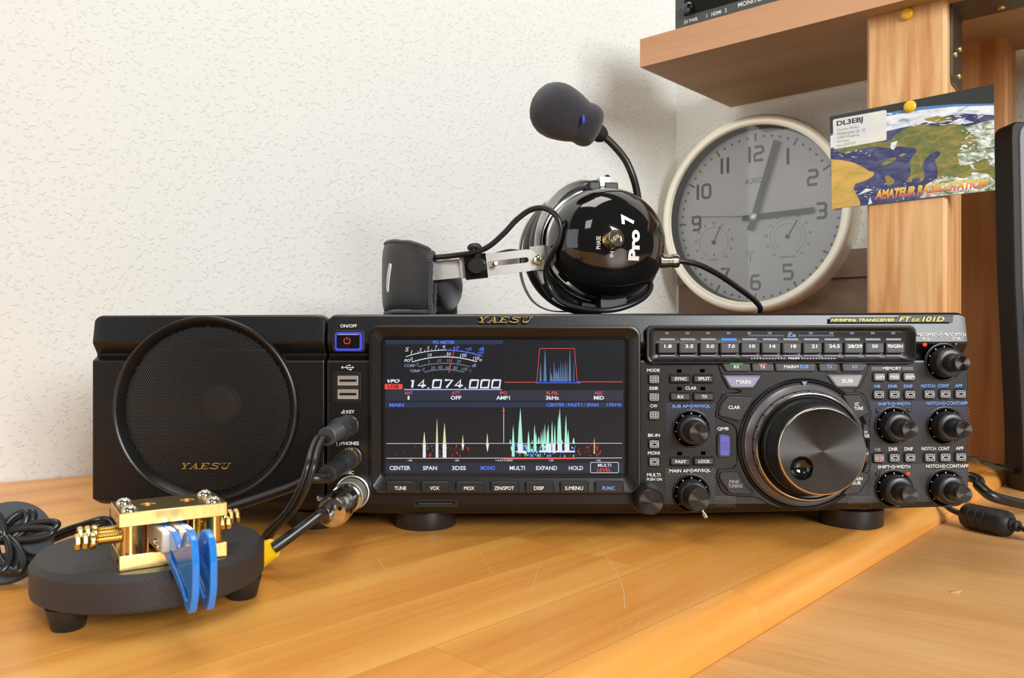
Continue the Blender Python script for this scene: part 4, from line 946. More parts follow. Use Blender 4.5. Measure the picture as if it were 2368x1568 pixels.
for y0, y1 in ((468, 538), (566, 636)):
    b = MB(); rings(b, [(rr(C5, 192, y0, 340, y1, .3), .1), (rr(C5, 192, y0, 340, y1, .3), -.4), (rr(C5, 198, y0+6, 334, y1-6, .2), -.5), (rr(C5, 200, y0+8, 332, y1-8, .2), .05)], M['steel'])
    q = pbox(C5, 205, y0+26, 326, y0+42); b.box((q[0], -.3, q[1]), (q[2], .2, q[3]), M['deep']); b.flat([(q[0]-1, q[1]-3), (q[2]+1, q[1]-3), (q[2]+1, q[3]+2.4), (q[0]-1, q[3]+2.4)], .3, M['cone']); b.build('usb_socket', p)

# band key strip
b = MB(); rings(b, [(rr(C4, 92, 94, 1888, 352, 4.6), 6.5), (rr(C4, 92, 94, 1888, 352, 4.6), -2.6), (rr(C4, 98, 99, 1882, 346, 4.3), -3.4), (rr(C4, 106, 107, 1876, 338, 4), -3.5), (rr(C4, 116, 118, 1866, 330, 3.4), -2.9), (rr(C4, 160, 130, 1812, 306, 2), -.9)], M['panel'])
for x0, y0, x1, y1, s, m in ((1038, 153, 1095, 172, 'SUB', 'blue_ink'), (1040, 306, 1116, 322, 'MAIN', 'white')): b.text(s, pbox(C4, x0, y0, x1, y1), -1.1 if s == 'SUB' else -2.0, M[m], off=.03, shear=.1)
for y, xa, xb, m in ((162, 785, 1012, 'blue_ink'), (162, 1120, 1345, 'blue_ink'), (314, 797, 1024, 'white'), (314, 1130, 1356, 'white')):
    for i in range(24):
        xx = xa+(xb-xa)*i/23; a, z = pp(C4, xx, y); h_ = .55 if i % 2 == 0 else .25; b.flat([(a-.2, z-h_), (a+.2, z-h_), (a+.2, z+h_), (a-.2, z+h_)], -1.1 if y < 200 else -2.1, M[m])
strip = b.build('band_key_frame', TR)
bk = ['1.8', '3.5', '5.0', '7.0', '10', '14', '18', '21', '24.5', '28/29', '50', '70/GEN']
tw = [(211, 260), (350, 403), (489, 541), (632, 678), (774, 812), (908, 946), (1048, 1084), (1185, 1222), (1301, 1372), (1424, 1521), (1585, 1624), (1686, 1788)]
for i, s in enumerate(bk):
    c0 = 236+i*137.0; b = MB()
    b.prism(rr(C4, c0-62, 207, c0+62, 280, .8), -.5, -4.6, M['btn'], ch=.7); b.text(s, pbox(C4, tw[i][0], 221, tw[i][1], 244), -4.7, M['white'], off=.03); b.build('band_key', strip)
    b = MB(); lit = i == 3
    b.prism(rr(C4, c0-51, 180, c0+51, 196, .5), -.6, -1.8, G['bluel'] if lit else M['btnl'], ch=.3)
    b.prism(rr(C4, c0-53, 290, c0+50, 302, .5), -.6, -1.9, M['lav'], ch=.3); b.prism(rr(C4, c0-14, 140, c0+12, 144, .1), -.6, -1.4, M['btnl']); b.prism(rr(C4, c0-14, 148, c0+12, 152, .1), -.6, -1.3, M['btnl'])
    b.build('band_lamp', strip)
# centre cluster plate
b = MB(); b.prism(rpoly([pp(C4, *p) for p in ((572, 352), (590, 405), (648, 516), (745, 535), (610, 548), (585, 590), (560, 695), (600, 728), (698, 766), (704, 1032), (566, 1078), (574, 1160), (628, 1232), (840, 1243), (905, 1288), (1000, 1318), (1110, 1326), (1220, 1308), (1310, 1262), (1350, 1240), (1515, 1224), (1598, 1098), (1590, 1030), (1590, 730), (1604, 680), (1556, 545), (1478, 533), (1530, 505), (1575, 405), (1585, 345))], 4), .5, -.9, M['panel'], ch=.7); b.build('dial_surround', TR)
def poly_key(name, pts, s, tb, m, tm='white', y=-.6, h=2.4, r=1.5, lab=None, frame=True):
    b = MB(); w = [pp(C4, *p) for p in pts]
    if frame: b.prism(rpoly(inset(rpoly(w, .01, 1), -1.1), r+.6), y, y-.7, M['knob'], ch=.4)
    b.prism(rpoly(w, r), y, y-h, m, ch=.7)
    for t_, bb in zip(s, tb): b.text(t_, pbox(C4, *bb), y-h-.1, M[tm], off=.02)
    return b.build(name, TR)
for s, x0, x1, t0, t1, m in (('RX', 596, 786, 676, 712, 'white'), ('TX', 796, 942, 850, 885, 'white'), ('MAIN', 950, 1222, 1010, 1084, 'white'), ('TX', 1240, 1372, 1294, 1330, 'blue_ink'), ('RX', 1395, 1568, 1462, 1498, 'blue_ink')):
    sl = 30 if s == 'RX' and x0 < 700 else 8
    b = MB(); w = [pp(C4, *p) for p in ((x0, 345), (x1, 345), (x1-(30 if x0 > 1390 else 0)+(0 if x0 > 900 else 4), 400), (x0+(30 if x0 < 600 else 6), 400))]
    b.prism(rpoly(w, 1.2), -.5, -3.0, M['btn'], ch=.6); b.text(s, pbox(C4, t0, 358, t1, 380), -3.1, M[m], off=.02)
    if x0 == 950: b.text('SUB', pbox(C4, 1112, 357, 1170, 379), -3.1, M['blue_ink'], off=.02); b.stroke([pp(C4, 1090, 363), pp(C4, 1106, 363)], .4, -3.1, M['white']); b.stroke([pp(C4, 1090, 371), pp(C4, 1106, 371)], .4, -3.1, M['white'])
    else:
        c0 = (t0+t1)/2; lw = 42 if x1-x0 > 160 else 28
        b.prism(rr(C4, c0-lw, 343, c0+lw, 353, .3), -.5, -3.3, G['green'] if x0 == 596 else G['redl'] if x0 == 796 else M['btn'], ch=.2)
    b.build('receiver_key', TR)
poly_key('main_key', [(612, 430), (858, 430), (806, 508), (655, 508)], ['MAIN'], [(692, 456, 787, 483)], M['lav']); poly_key('sub_key', [(1303, 424), (1535, 424), (1500, 503), (1360, 503)], ['SUB'], [(1392, 450, 1466, 476)], M['btnl'])
poly_key('clarifier_key', [(640, 556), (810, 562), (792, 610), (722, 735), (572, 695), (592, 610)], ['CLAR'], [(640, 627, 717, 650)], M['btnd'])
poly_key('tune_key', [(1392, 556), (1515, 548), (1584, 678), (1492, 718)], ['VC', 'TUNE'], [(1476, 606, 1508, 630), (1474, 634, 1534, 656)], M['btnd'])
poly_key('fine_tuning_key', [(590, 1065), (704, 1060), (750, 1150), (808, 1204), (796, 1218), (650, 1214), (576, 1110)], ['FINE', 'TUNING'], [(646, 1121, 711, 1143), (638, 1148, 733, 1172)], M['btnd'], 'grey_ink')
poly_key('main_sub_key', [(1400, 1205), (1470, 1130), (1520, 1060), (1580, 1075), (1575, 1110), (1510, 1210), (1410, 1222)], ['MAIN', 'SUB'], [(1466, 1101, 1530, 1123), (1462, 1128, 1518, 1152)], M['btnd'])
poly_key('memory_bank_key', [(588, 822), (640, 826), (653, 840), (652, 955), (645, 966), (588, 966), (580, 950), (580, 835)], [], [], M['blue_btn'], r=2, h=2)
b = MB()
for i in range(4):
    for j in range(7):
        if (i+j) % 2 == 0: b.ball((*pp(C4, 596+i*13, 0)[:1], -2.6, pp(C4, 0, 868+j*9)[1]), .42, M['blue_btn'], seg=8, rings=5)
b.build('key_studs', TR)
poly_key('side_key', [(1535, 745), (1570, 750), (1582, 800), (1578, 855), (1545, 850), (1530, 800)], ['VC', 'TUNE'], [(1541, 794, 1563, 812), (1540, 818, 1575, 839)], M['btnd'], r=1.2)
poly_key('side_key', [(1545, 900), (1575, 905), (1582, 950), (1572, 1010), (1545, 1005)], ['CLS'], [(1534, 935, 1568, 953)], M['btnd'], r=1.2)

# small square keys with stippled tops
def sq_key(x, y, red=False, slot=True, w=38, h=31):
    b = MB(); b.prism(rr(C4, x-46, y-40, x+46, y+38, 2.2), .4, -.35, M['knob'], ch=.25); b.prism(rr(C4, x-40, y-35, x+40, y+34, 1.8), .4, -.5, M['deep'])
    b.prism(rr(C4, x-w+6, y-h+4, x+w-6, y+h-6, .9), .4, -2.4, M['btnl'], ch=.5)
    for j in (-1, 1):
        for i in (-1, 0, 1): a, z = pp(C4, x+i*17, y-2+j*15); b.flat(circ(a, z, .42, 8), -2.5, M['deep'])
    if slot: b.prism(rr(C4, x-13, y-7, x+13, y+3, .5), -2.3, -2.6, G['redl'] if red else M['btn'], ch=.1)
    else:
        for i in (-1, 0, 1): a, z = pp(C4, x+i*17, y-2); b.flat(circ(a, z, .42, 8), -2.5, M['deep'])
    b.build('stippled_key', TR)
for y in (454, 573, 693): sq_key(150, y, slot=False)
for y in (887, 1004): sq_key(150, y)
for x, y in ((1646, 556), (1750, 556), (1853, 556), (1983, 554), (2088, 553), (2189, 552), (1646, 979), (1750, 977), (1854, 976), (1986, 975), (2088, 974), (2191, 972)): sq_key(x, y, red=(x, y) == (1646, 979))
def wide_key(x0, y0, x1, y1, s, tb, m='btn'):
    b = MB(); b.prism(rr(C4, x0-12, y0-10, x1+12, y1+12, 1.6), .4, -.35, M['knob'], ch=.25); b.prism(rr(C4, x0-7, y0-6, x1+7, y1+8, 1.2), .4, -.5, M['deep'])
    b.prism(rr(C4, x0, y0, x1, y1, .8), .4, -2.6, M[m], ch=.7); b.text(s, pbox(C4, *tb), -2.7, M['white'], off=.02); b.build('panel_key', TR)
wide_key(258, 428, 384, 473, 'SYNC', (284, 438, 364, 460)); wide_key(414, 428, 541, 473, 'SPLIT', (440, 437, 517, 459)); wide_key(260, 546, 387, 592, 'RX', (304, 558, 344, 580)); wide_key(414, 546, 543, 592, 'TX', (463, 557, 500, 578))
wide_key(260, 978, 387, 1024, 'FAST', (288, 990, 360, 1010)); wide_key(416, 976, 543, 1022, 'LOCK', (442, 987, 518, 1008))
wide_key(1614, 414, 1682, 462, 'V/M', (1619, 430, 1678, 450), 'btnl'); wide_key(1712, 412, 1782, 460, 'M>V', (1714, 428, 1776, 449), 'btnl'); wide_key(1812, 412, 1880, 460, 'V>M', (1814, 428, 1878, 449), 'btnl')
for x, y in ((320, 398), (475, 396), (320, 516), (478, 515), (322, 950), (480, 947)):
    MB().prism(rr(C4, x-14, y-6, x+14, y+6, .8), .3, -.5, M['btn'], ch=.3).build('status_lamp', TR)
for x, y, on in ((1960, 222, 1), (2165, 221, 0), (1645, 663, 0), (1852, 660, 0), (1640, 1084, 0), (1847, 1083, 1)):
    MB().lathe([(1.25, -.4), (1.25, .4), (.9, .8), (0, .9)], (*[pp(C4, x, y)[0]], 0, pp(C4, x, y)[1]), (0, -1, 0), G['redl'] if on else M['knob'], seg=16).build('status_lamp', TR)

# tuning dial
DC = (U(1857), -1.0, V(1027.5)); AX = (0, -1, 0)
b = MB(); b.lathe([(43.5, -.6), (42.5, 1.2), (41.6, 1.6), (40.8, .9), (40.2, -.2), (39.2, -.2)], DC, AX, M['panel'], seg=120, cap0=False, cap1=False); b.prism(rpoly([(DC[0]-1.9, DC[2]+41.2), (DC[0]+1.9, DC[2]+41.2), (DC[0], DC[2]+38.2)], .2), -1.2, -2.8, M['lav'], ch=.1)
td = b.build('tuning_dial', TR)
b = MB(); b.lathe([(39.0, -.1), (38.8, 1.5), (38.0, 2.2), (35.6, 6.8)], DC, AX, M['ring'], seg=120, cap0=False, cap1=False); b.lathe([(35.6, 6.8), (35.5, 6.6), (34.9, 10.4), (34.7, 10.6)], DC, AX, M['ring'], seg=120, cap0=False, cap1=False)
b.lathe([(34.7, 10.6), (34.3, 11.4), (33.7, 11.6), (33.2, 11.2)], DC, AX, M['chrome'], seg=120, cap0=False, cap1=False); b.lathe([(33.2, 11.2), (32.8, 9.6), (31.4, 9.2), (31, 6)], DC, AX, M['knob'], seg=120, cap0=False, cap1=False)
for k in range(26):
    a = 2*math.pi*(k+.5)/26; ca, sa = math.cos(a), math.sin(a)
    def q3(r, t, s): return (DC[0]+r*ca-s*sa, DC[1]-t, DC[2]+r*sa+s*ca)
    b.add([q3(35.75, 6.9, -.35), q3(35.75, 6.9, .35), q3(35.2, 9.6, .35), q3(35.2, 9.6, -.35)], [(0, 1, 2, 3)], M['deep'])
b.lathe([(35.75, 6.7), (35.72, 6.95), (35.5, 7.1)], DC, AX, M['deep'], seg=120, cap0=False, cap1=False)
b.build('dial_ring', td)
b = MB(); b.lathe([(31.2, 6), (30.9, 11), (30.4, 14), (30.1, 14.5), (28.4, 24), (28.2, 24.4), (27.7, 27), (27.3, 29.3)], DC, AX, M['knob'], seg=220, knurl=(3, 4, .45), cap0=False, cap1=False); b.build('dial_knob', td, angle=30)
b = MB(); b.lathe([(27.3, 29.3), (27.1, 30.3), (26.6, 30.9), (26.2, 31.0)], DC, AX, M['chrome'], seg=120, cap0=False, cap1=False); b.build('dial_edge', td)
n = 96; fx, fz, fr2 = DC[0]-12.6, DC[2]-10.4, 7.3; yf = DC[1]-31.0
b = MB(); a0 = math.atan2(-10.4, -12.6)
outer = [(DC[0]+26.2*math.cos(2*math.pi*k/n), yf, DC[2]+26.2*math.sin(2*math.pi*k/n)) for k in range(n)]
inner = [(fx+fr2*math.cos(2*math.pi*k/n), yf, fz+fr2*math.sin(2*math.pi*k/n)) for k in range(n)]
b.add(outer+inner, [(k, (k+1) % n, n+(k+1) % n, n+k) for k in range(n)], M['cap']); b.build('dial_cap', td, flat=True)
b = MB(); b.lathe([(fr2+.1, .02), (fr2-.1, .2), (fr2-.35, 0)]+[(( fr2-.35)*math.cos(R(a)), -5.2*math.sin(R(a))) for a in range(10, 91, 10)], (fx, yf, fz), AX, M['gloss'], seg=48, cap0=False); b.build('finger_dimple', td)

# concentric controls
for cu, cv, r2 in ((1598, 992, 6.9), (1598.5, 1141, 7.6), (2182, 838, 5.7), (2066, 985, 5.9), (2185.5, 985, 5.9), (2066, 1130, 5.9), (2185.5, 1128.6, 5.9)):
    big = r2 > 7.5
    base = MB().lathe([(12.6, -.4), (12.6, .2), (12.2, .3), (2, .3)], (U(cu), 0, V(cv)), AX, M['panel'], seg=48).build('concentric_knob', TR)
    knurl_knob(base, cu, cv, -.3, 12.2, 9.9, 9.5, r2, 21.5, kn=r2 > 6.5)
base = MB().lathe([(11, -.4), (11, .1), (2, .3)], (U(1496), 0, V(1150)), AX, M['panel'], seg=48).build('multi_knob', TR)
b = MB(); b.lathe([(9.9, .2), (9.8, 2), (9.6, 3), (9.0, 11), (8.8, 12), (8.2, 15), (7.7, 15.5)], (U(1496), 0, V(1150)), AX, M['knob'], seg=110, knurl=(2, 3, .3)); b.build('knob_body', base)
MB().lathe([(7.7, 15.5), (7.5, 15.7), (0, 15.7)], (U(1496), 0, V(1150)), AX, M['cap'], seg=48).build('cap', base)
q = (U(1598.5)+2.8, -17, V(1141)-6.6)
b = MB(); b.lathe([(.9, 0), (.9, 2.2), (1.4, 3.4), (1.4, 5.6), (.9, 6.2), (0, 6.3)], q, (.45, -.15, -.9), M['chrome'], seg=16); b.build('lever', TR)

# sockets on the panel
for cu, cv, r, nm in ((803, 985, 7.5, 'key_socket'), (812, 1057, 7.0, 'phones_socket'), (815, 1139, 11.2, 'microphone_socket')):
    b = MB(); b.lathe([(r, -.3), (r, .5), (r-.8, .9), (r-1.2, .2), (r-1.2, -.2)], (U(cu), 0, V(cv)), AX, M['steel'] if nm[0] == 'm' else M['knob'], seg=40, cap0=False); b.build(nm, TR)

# ------------------------------------------------------------------ loudspeaker
SPK = thing('speaker', 'black box loudspeaker with round perforated grille and gold lettering, left of the radio', 'speaker', (U(480), 100, 0))
face('front_panel', 213, 750, lambda u: 729-(u-213)*2/537, lambda u: 1168+(u-213)*17/537, PROF, SPK, M['panel'], r=5)
hs = MB().prism(rrect(U(225), 17.5, U(744), V(733), 3), 205, 14.5, M['case']).build('housing', SPK)
for ob, y0 in ((bpy.data.objects['front_panel.001'], 30), (hs, 60)): cut(ob, MB().lathe([(58.4 if y0 == 30 else 54.0, -20), (58.4 if y0 == 30 else 54.0, y0)], (U(474.5)+.3, 0, V(946.5)), (0, 1, 0), M['deep'], seg=96))
for x, y in ((U(700)+0.0, 32), (U(262), 32), (U(700), 180), (U(262), 180)):
    b = MB(); b.lathe([(16.5, 0.1), (17, 1), (17, 12), (15, 13.5), (15, 18)], (x, y, 0), (0, 0, 1), M['knob'], seg=40); b.build('foot', SPK)
SC = (U(474.5), 0, V(946.5)); b = MB()
b.lathe([(61.0, -7), (60.8, .6), (60.2, 1.6), (59.2, 2.0), (58.3, 1.7), (57.6, .9), (54.6, -3.4), (54.2, -4.2), (54.2, -6)], (SC[0]+.3, 0, SC[2]), AX, M['panel'], seg=140, cap0=False, cap1=False, sq=1); ring = b.build('grille_ring', SPK)
# perforated sheet: hexagonal pitch with round-ish holes
gx, gz, GR = SC[0]+.3, SC[2], 54.4; pit = 1.46; b = MB(); vs = []; fs = []; ridx = {}
rows = int(GR/(pit*.866))+1; ro = pit/math.sqrt(3); ri = .49
def gy(x, z): return 3.6-1.6*(1-((x-gx)**2+(z-gz)**2)/GR**2)
def gv(x, z):
    k = (round(x, 2), round(z, 2))
    if k not in ridx: ridx[k] = len(vs); vs.append((x, gy(x, z), z))
    return ridx[k]
for j in range(-rows, rows+1):
    z = gz+j*pit*.866
    for i in range(-40, 41):
        x = gx+(i+.5*(j % 2))*pit
        if math.hypot(x-gx, z-gz) > GR: continue
        hx = [gv(x+ro*math.cos(R(30+60*k)), z+ro*math.sin(R(30+60*k))) for k in range(6)]; h0 = len(vs)
        for k in range(6): vs.append((x+ri*math.cos(R(30+60*k)), gy(x, z)+.08, z+ri*math.sin(R(30+60*k))))
        h1 = len(vs)
        for k in range(6): vs.append((x+ri*math.cos(R(30+60*k)), gy(x, z)+.7, z+ri*math.sin(R(30+60*k))))
        for k in range(6): l = (k+1) % 6; fs.append((hx[k], hx[l], h0+l, h0+k)); fs.append((h0+k, h0+l, h1+l, h1+k))
b.add(vs, fs, M['mesh']); b.build('grille', SPK, angle=30)
b = MB(); x0, z0, x1, z1 = pbox(C2, 636, 1120, 1000, 1164); logo(b, x0, z0, x1, z1, 1.6, M['gold']); b.build('maker_lettering', SPK, flat=True)
b = MB(); b.lathe([(54, 3.9), (54, 7), (50, 9), (46, 9.5), (44.5, 7.5), (42.5, 9.5), (38, 13), (27, 20), (14, 27), (13, 28)], (gx, 0, gz), (0, 1, 0), M['cone'], seg=72, cap0=False, cap1=True)
b.build('cone', SPK)
b = MB(); b.ball((gx+.5, 27, gz+1), 14, M['dust'], sc=(1, .5, 1)); b.build('dust_cap', SPK)

# ------------------------------------------------------------------ headset lying on the radio
HS = thing('headset', 'black headset with boom microphone and glossy round ear cup, lying on top of the radio', 'headset', (30, 120, 146))
HA = Vector((0.22, -0.975, 0.03)).normalized(); HR = Vector((69, 85, 199.5))     # outward axis of the near cup, rim centre
HU = (Vector((0, 0, 1))-HA*HA.z).normalized(); HX = HU.cross(HA)*1                # up and sideways directions of the cup
HX = HA.cross(HU)*-1
if HX.x < 0: HX = -HX
def dome(r, h, n=18, p=2.35): return [(r*(1-(k/n)**p)**(1/p) if k < n else 0, h*k/n) for k in range(n+1)]
def cupmb(o, ax, m, r=43, h=43):
    b = MB(); b.lathe([(r+.8, -3), (r+1.6, -1.5), (r+1.2, 0)]+dome(r, h), o, ax, m, seg=96, cap0=True, up=HU, sq=1.07); return b
cup = cupmb(HR, HA, M['gloss']).build('ear_cup', HS, angle=50)
b = MB(); b.lathe([(43, -3), (45.2, -2.5), (45.7, -4), (45, -6), (42, -6.5)], HR, HA, M['rubber'], seg=96, cap0=False, cap1=False, up=HU, sq=1.06); b.build('seam_ring', cup)
def cushion(o, ax):
    b = MB(); b.lathe([(36, -6), (46, -5.5), (49, -8), (50.6, -13), (50.4, -19), (48, -24), (42, -26.5), (34, -25), (30, -20)], o, ax, M['leather'], seg=96, up=HU, sq=1.05); return b
cushion(HR, HA).build('ear_cushion', HS, angle=60)
O2 = HR-HA*53
cupmb(O2, -HA, M['gloss']).build('ear_cup', HS, angle=50); cushion(O2, -HA).build('ear_cushion', HS, angle=60)
def onDome(x, z, lift=.25, r=43, h=43, p=2.35):
    d = math.hypot(x/1.07, z); t = h*(max(0, 1-(min(d, r*.999)/r)**p))**(1/p); return HR+HX*x+HU*z+HA*(t+lift)
# lettering runs upwards on the shell
def dtext(s, cx, cz, L, H, m, bold=.03):
    b = MB(); vs, fs = textgeo(s, 0, bold); b.add([onDome(cx-H/2*(2*y-1), cz-L/2+x*L) for x, y in vs], fs, m); return b
def dome_xy(u, v):
    """photo pixel -> position on the shell front"""
    q = onplane(HR+HA*36, HA, u, v)-HR; return q.dot(HX), q.dot(HU)
def dlab(s, u0, v0, u1, v1, bold=.03):   # box in photo pixels, text reads upwards
    (xa, za), (xb, zb) = dome_xy(u0, v1), dome_xy(u1, v0)
    vs, fs = textgeo(s, 0, bold); Lb.add([onDome(xb+(xa-xb)*y, za+(zb-za)*x) for x, y in vs], fs, M['white'])
Lb = MB(); dlab('Pro', 1446, 535, 1472, 604, .05); dlab('7', 1430, 499, 1460, 522, .05); dlab('PHASE', 1374, 549, 1383, 578, .01); dlab('IN', 1404, 584, 1412, 597, .01); Lb.build('lettering', cup, flat=True)
sx, sz = dome_xy(1405, 560); q = onDome(sx, sz, -1); ax2 = (HA+HX*.22+HU*.1).normalized()
b = MB(); b.lathe([(6.4, 0), (6.4, .5), (6.2, 8)], q, ax2, M['brass'], seg=60, knurl=(1, 2, .4), cap1=False); b.lathe([(6.2, 8), (6.0, 8.6), (5.4, 8.6), (5.0, 7), (0, 7)], q, ax2, M['chrome'], seg=48, cap0=False)
b.ball(q+ax2*7.6+HX*1+HU*1, 1.7, M['chrome'], sc=(1.2, 1, 1)); b.ball(q+ax2*7.6-HX*1.4-HU*1.2, 1.7, M['chrome']); b.build('phase_switch', cup)
# pivot clamps top and bottom, yoke
def hb(o, ex, ey, ez, a, c, m, b):   # box in a local frame
    (x0, y0, z0), (x1, y1, z1) = a, c; P8 = [(x0,y0,z0),(x1,y0,z0),(x1,y1,z0),(x0,y1,z0),(x0,y0,z1),(x1,y0,z1),(x1,y1,z1),(x0,y1,z1)]
    b.add([o+ex*x+ey*y+ez*z for x, y, z in P8], [(0,3,2,1),(4,5,6,7),(0,1,5,4),(1,2,6,5),(2,3,7,6),(3,0,4,7)], m)
top = HR+HU*43.5; bot = HR-HU*44
b = MB(); hb(top, HX, HA, HU, (-13, 0, -3), (-4, 9, 3.6), M['rubber'], b); hb(top, HX, HA, HU, (-1, 0, -3), (10, 9, 3.6), M['rubber'], b); hb(top, HX, HA, HU, (-5, 1, -3), (0, 8, 2), M['rubber'], b); o = b.build('pivot_block', HS, flat=True); md = o.modifiers.new('bevel', 'BEVEL'); md.width = .0012; md.segments = 3
b = MB(); hb(bot, HX, HA, HU, (-6, 0, -5), (14, 12, 3), M['rubber'], b); b.build('pivot_block', HS, flat=True)
yp = [P(1397, 417, 88), P(1372, 418, 86), P(1340, 423, 84), P(1305, 440, 82), P(1275, 472, 80), P(1255, 515, 79), P(1247, 560, 78), P(1249, 612, 78), P(1262, 655, 78), P(1285, 688, 79), P(1320, 707, 80), P(1362, 711, 84), P(1400, 705, 88), P(1440, 697, 90)]
b = MB(); b.ribbon(yp, lambda t: 3.2+5.0*math.sin(math.pi*min(1, max(0, (t-.1)/.8)))**.8 if .1 < t < .9 else 3.2, 1.2, lambda t: (1, .65, 0), M['alu'], smooth=8)
b.lathe([(2.4, 0), (2.4, 5), (1.6, 6), (0, 6)], P(1402, 417, 88), (0, -1, .3), M['chrome'], seg=16); b.lathe([(2.4, 0), (2.4, 5), (1.6, 6), (0, 6)], P(1440, 697, 88), (0, -1, .1), M['chrome'], seg=16); hb(P(1391, 424, 86), HX, HA, HU, (-4, -2, -4), (4, 8, 3), M['steel'], b); b.build('yoke', HS)
yf = [Vector(p)+Vector((-14, 62, -1)) for p in yp]; yf = [Vector((p.x, p.y, max(147.8, p.z))) for p in yf]
MB().ribbon(yf, 4.5, 1.2, lambda t: (.35, 1, 0), M['steel'], smooth=8).build('yoke', HS)
for u, v, y, a in ((1268, 672, 77, 55), (1362, 711, 83, 10)):
    q = P(u, v, y); e = Vector((math.cos(R(a)), 0, -math.sin(R(a)))); n_ = Vector((0, 1, 0)); b = MB(); hb(q, e, n_, e.cross(n_), (-6, -5, -2.6), (6, 5, 2.6), M['rubber'], b); b.build('cable_clip', HS, flat=True)
# headband: two slotted straps on the near side, a strap on the far side, padded cover
def strap(y, pts, w, m, nm='headband_strap'):
    b = MB(); b.ribbon([P(u, v, y+dy) for u, v, dy in pts], w, 1.3, (0.04, .1, 1), m, smooth=6); return b.build(nm, HS)
strap(76, [(1000, 627, 5), (1040, 623, 2), (1080, 619, 0)], 14.5, M['alu'])
b = MB(); pts = []
L0, L1 = P(1120, 613, 73), P(1238, 600, 73); ex = (L1-L0).normalized(); ez = Vector((-ex.z, 0, ex.x)); Ls = (L1-L0).length
def fs_(a, z, off): q = L0+ex*a+ez*z; return (q.x, 73-off, q.z)
outl = [(-18, -8.2), (Ls-6, -8.2)]+[(Ls-6+8.2*math.sin(R(a)), -8.2*math.cos(R(a))) for a in range(15, 180, 15)]+[(Ls-6, 8.2), (-18, 8.2)]
slot = rrect(2, -1.6, Ls-5, 2.4, 1.9, 5)
# plate with a slot: bridge outline to slot through a seam
b.prism(outl, -1.2, 0, M['alu'], fr=fs_)
b.build('slotted_plate', HS, angle=30)
cut(bpy.data.objects['slotted_plate'], MB().prism(slot, -3, 2, M['alu'], fr=fs_))
b = MB(); hb(P(1240, 600, 73.5), ex, Vector((0, 1, 0)), ez, (-4, 0, -8), (9, 1.2, 10), M['steel'], b); b.build('yoke_plate', HS, flat=True)
b = MB(); b.lathe([(3.6, 0), (3.6, 3), (2.4, 3.4), (2.4, 6), (1.2, 6.4), (0, 6.4)], P(1247, 601, 72.5), (-.25, -1, .05), M['chrome'], seg=6, cap0=True); b.build('hex_nut', HS)
b = MB(); b.lathe([(2.0, 0), (2.0, 6), (1.4, 7), (0, 7)], P(1143, 611, 72), (.2, -1, 0), M['chrome'], seg=16); b.build('slide_stud', HS)
b = MB(); hb(P(1098, 617, 71), ex, Vector((0, 1, 0)), ez, (-7.5, -2, -9.2), (9, 4, 9.2), M['gloss'], b); b.build('slide_block', HS, flat=True)
b = MB(); b.lathe([(6.6, 0), (6.6, 1), (6.3, 4.6), (5.6, 5.2), (0, 5.2)], P(1104, 616, 69), (-.12, -1, 0), M['knob'], seg=60, knurl=(1, 2, .35)); b.build('thumb_screw', HS)
strap(150, [(1020, 628, 6), (1100, 622, 0), (1180, 612, 0), (1240, 608, 0)], 14, M['steel'])
b = MB()
arc_ = [(-60, 79), (-66, 80), (-76, 84), (-89, 95), (-97, 112), (-98, 130), (-94, 150), (-82, 167), (-66, 176), (-50, 178)]
ap = spline([Vector((x, y, 0)) for x, y in arc_], 5); n = len(ap); NR = 20
def padsec(i):
    t = i/(n-1); p = ap[i]; T = (ap[min(n-1, i+1)]-ap[max(0, i-1)]).normalized(); N = Vector((-T.y, T.x, 0))
    h = 14+14.5*math.sin(math.pi*(.16+.68*t))**.7; zc = 147.2+h+(2 if t < .5 else 0)*(1-2*abs(t-.25)); th = 6.5
    res = []
    for k in range(NR):
        a = 2*math.pi*k/NR; ca, sa = math.cos(a), math.sin(a)
        e = math.copysign(abs(ca)**.55, ca); g = math.copysign(abs(sa)**.55, sa)
        res.append(p+N*th*e+Vector((0, 0, zc+h*g)))
    return res
vs = [q for i in range(n) for q in padsec(i)]; fs = []
for i in range(n-1):
    for k in range(NR): j = (k+1) % NR; fs.append((i*NR+k, i*NR+j, (i+1)*NR+j, (i+1)*NR+k))
fs += [tuple(reversed(range(NR))), tuple((n-1)*NR+k for k in range(NR))]
b.add(vs, fs, M['leather']); pad = b.build('headband_pad', HS, angle=60)
b = MB(); rm = random.Random(5)
def fz(p): return p+Vector((rm.uniform(-.5, .5), rm.uniform(-.5, .5), rm.uniform(-.5, .5)))
for i in (0, n-1):
    s = [fz(q) for q in padsec(i)]; b.tube(s, 1.9, M['fleece'], seg=8, smooth=4, closed=True, rib=.75)
b.tube([fz(padsec(i)[4]) for i in range(0, n, 2)], 1.7, M['fleece'], seg=8, smooth=4, rib=.8); b.tube([fz(padsec(i)[16]) for i in range(0, n, 2)], 1.7, M['fleece'], seg=8, smooth=4, rib=.8)
b.build('fleece_trim', pad)
b = MB(); q = [P(u, v, 0) for u, v in ()]
mk = []
for (u, v) in ((909, 597), (915, 596), (924, 628), (929, 652), (927, 666), (921, 664), (914, 630)):
    p = P(u, v, 100); mk.append((u, v))
i0 = int(n*.34); T = (ap[i0+1]-ap[i0-1]).normalized(); N = Vector((-T.y, T.x, 0)); 
if N.y > 0: N = -N
base = ap[i0]+N*6.8
def mfr(a, z, off): q = base+T*a+N*off; return (q.x, q.y, z)
b.prism(rpoly([(-3, 186), (0, 187), (3.5, 178), (4.5, 167), (2.0, 164), (0.5, 172)], 1.4), -.5, .35, M['white'], fr=mfr); b.build('white_mark', pad)
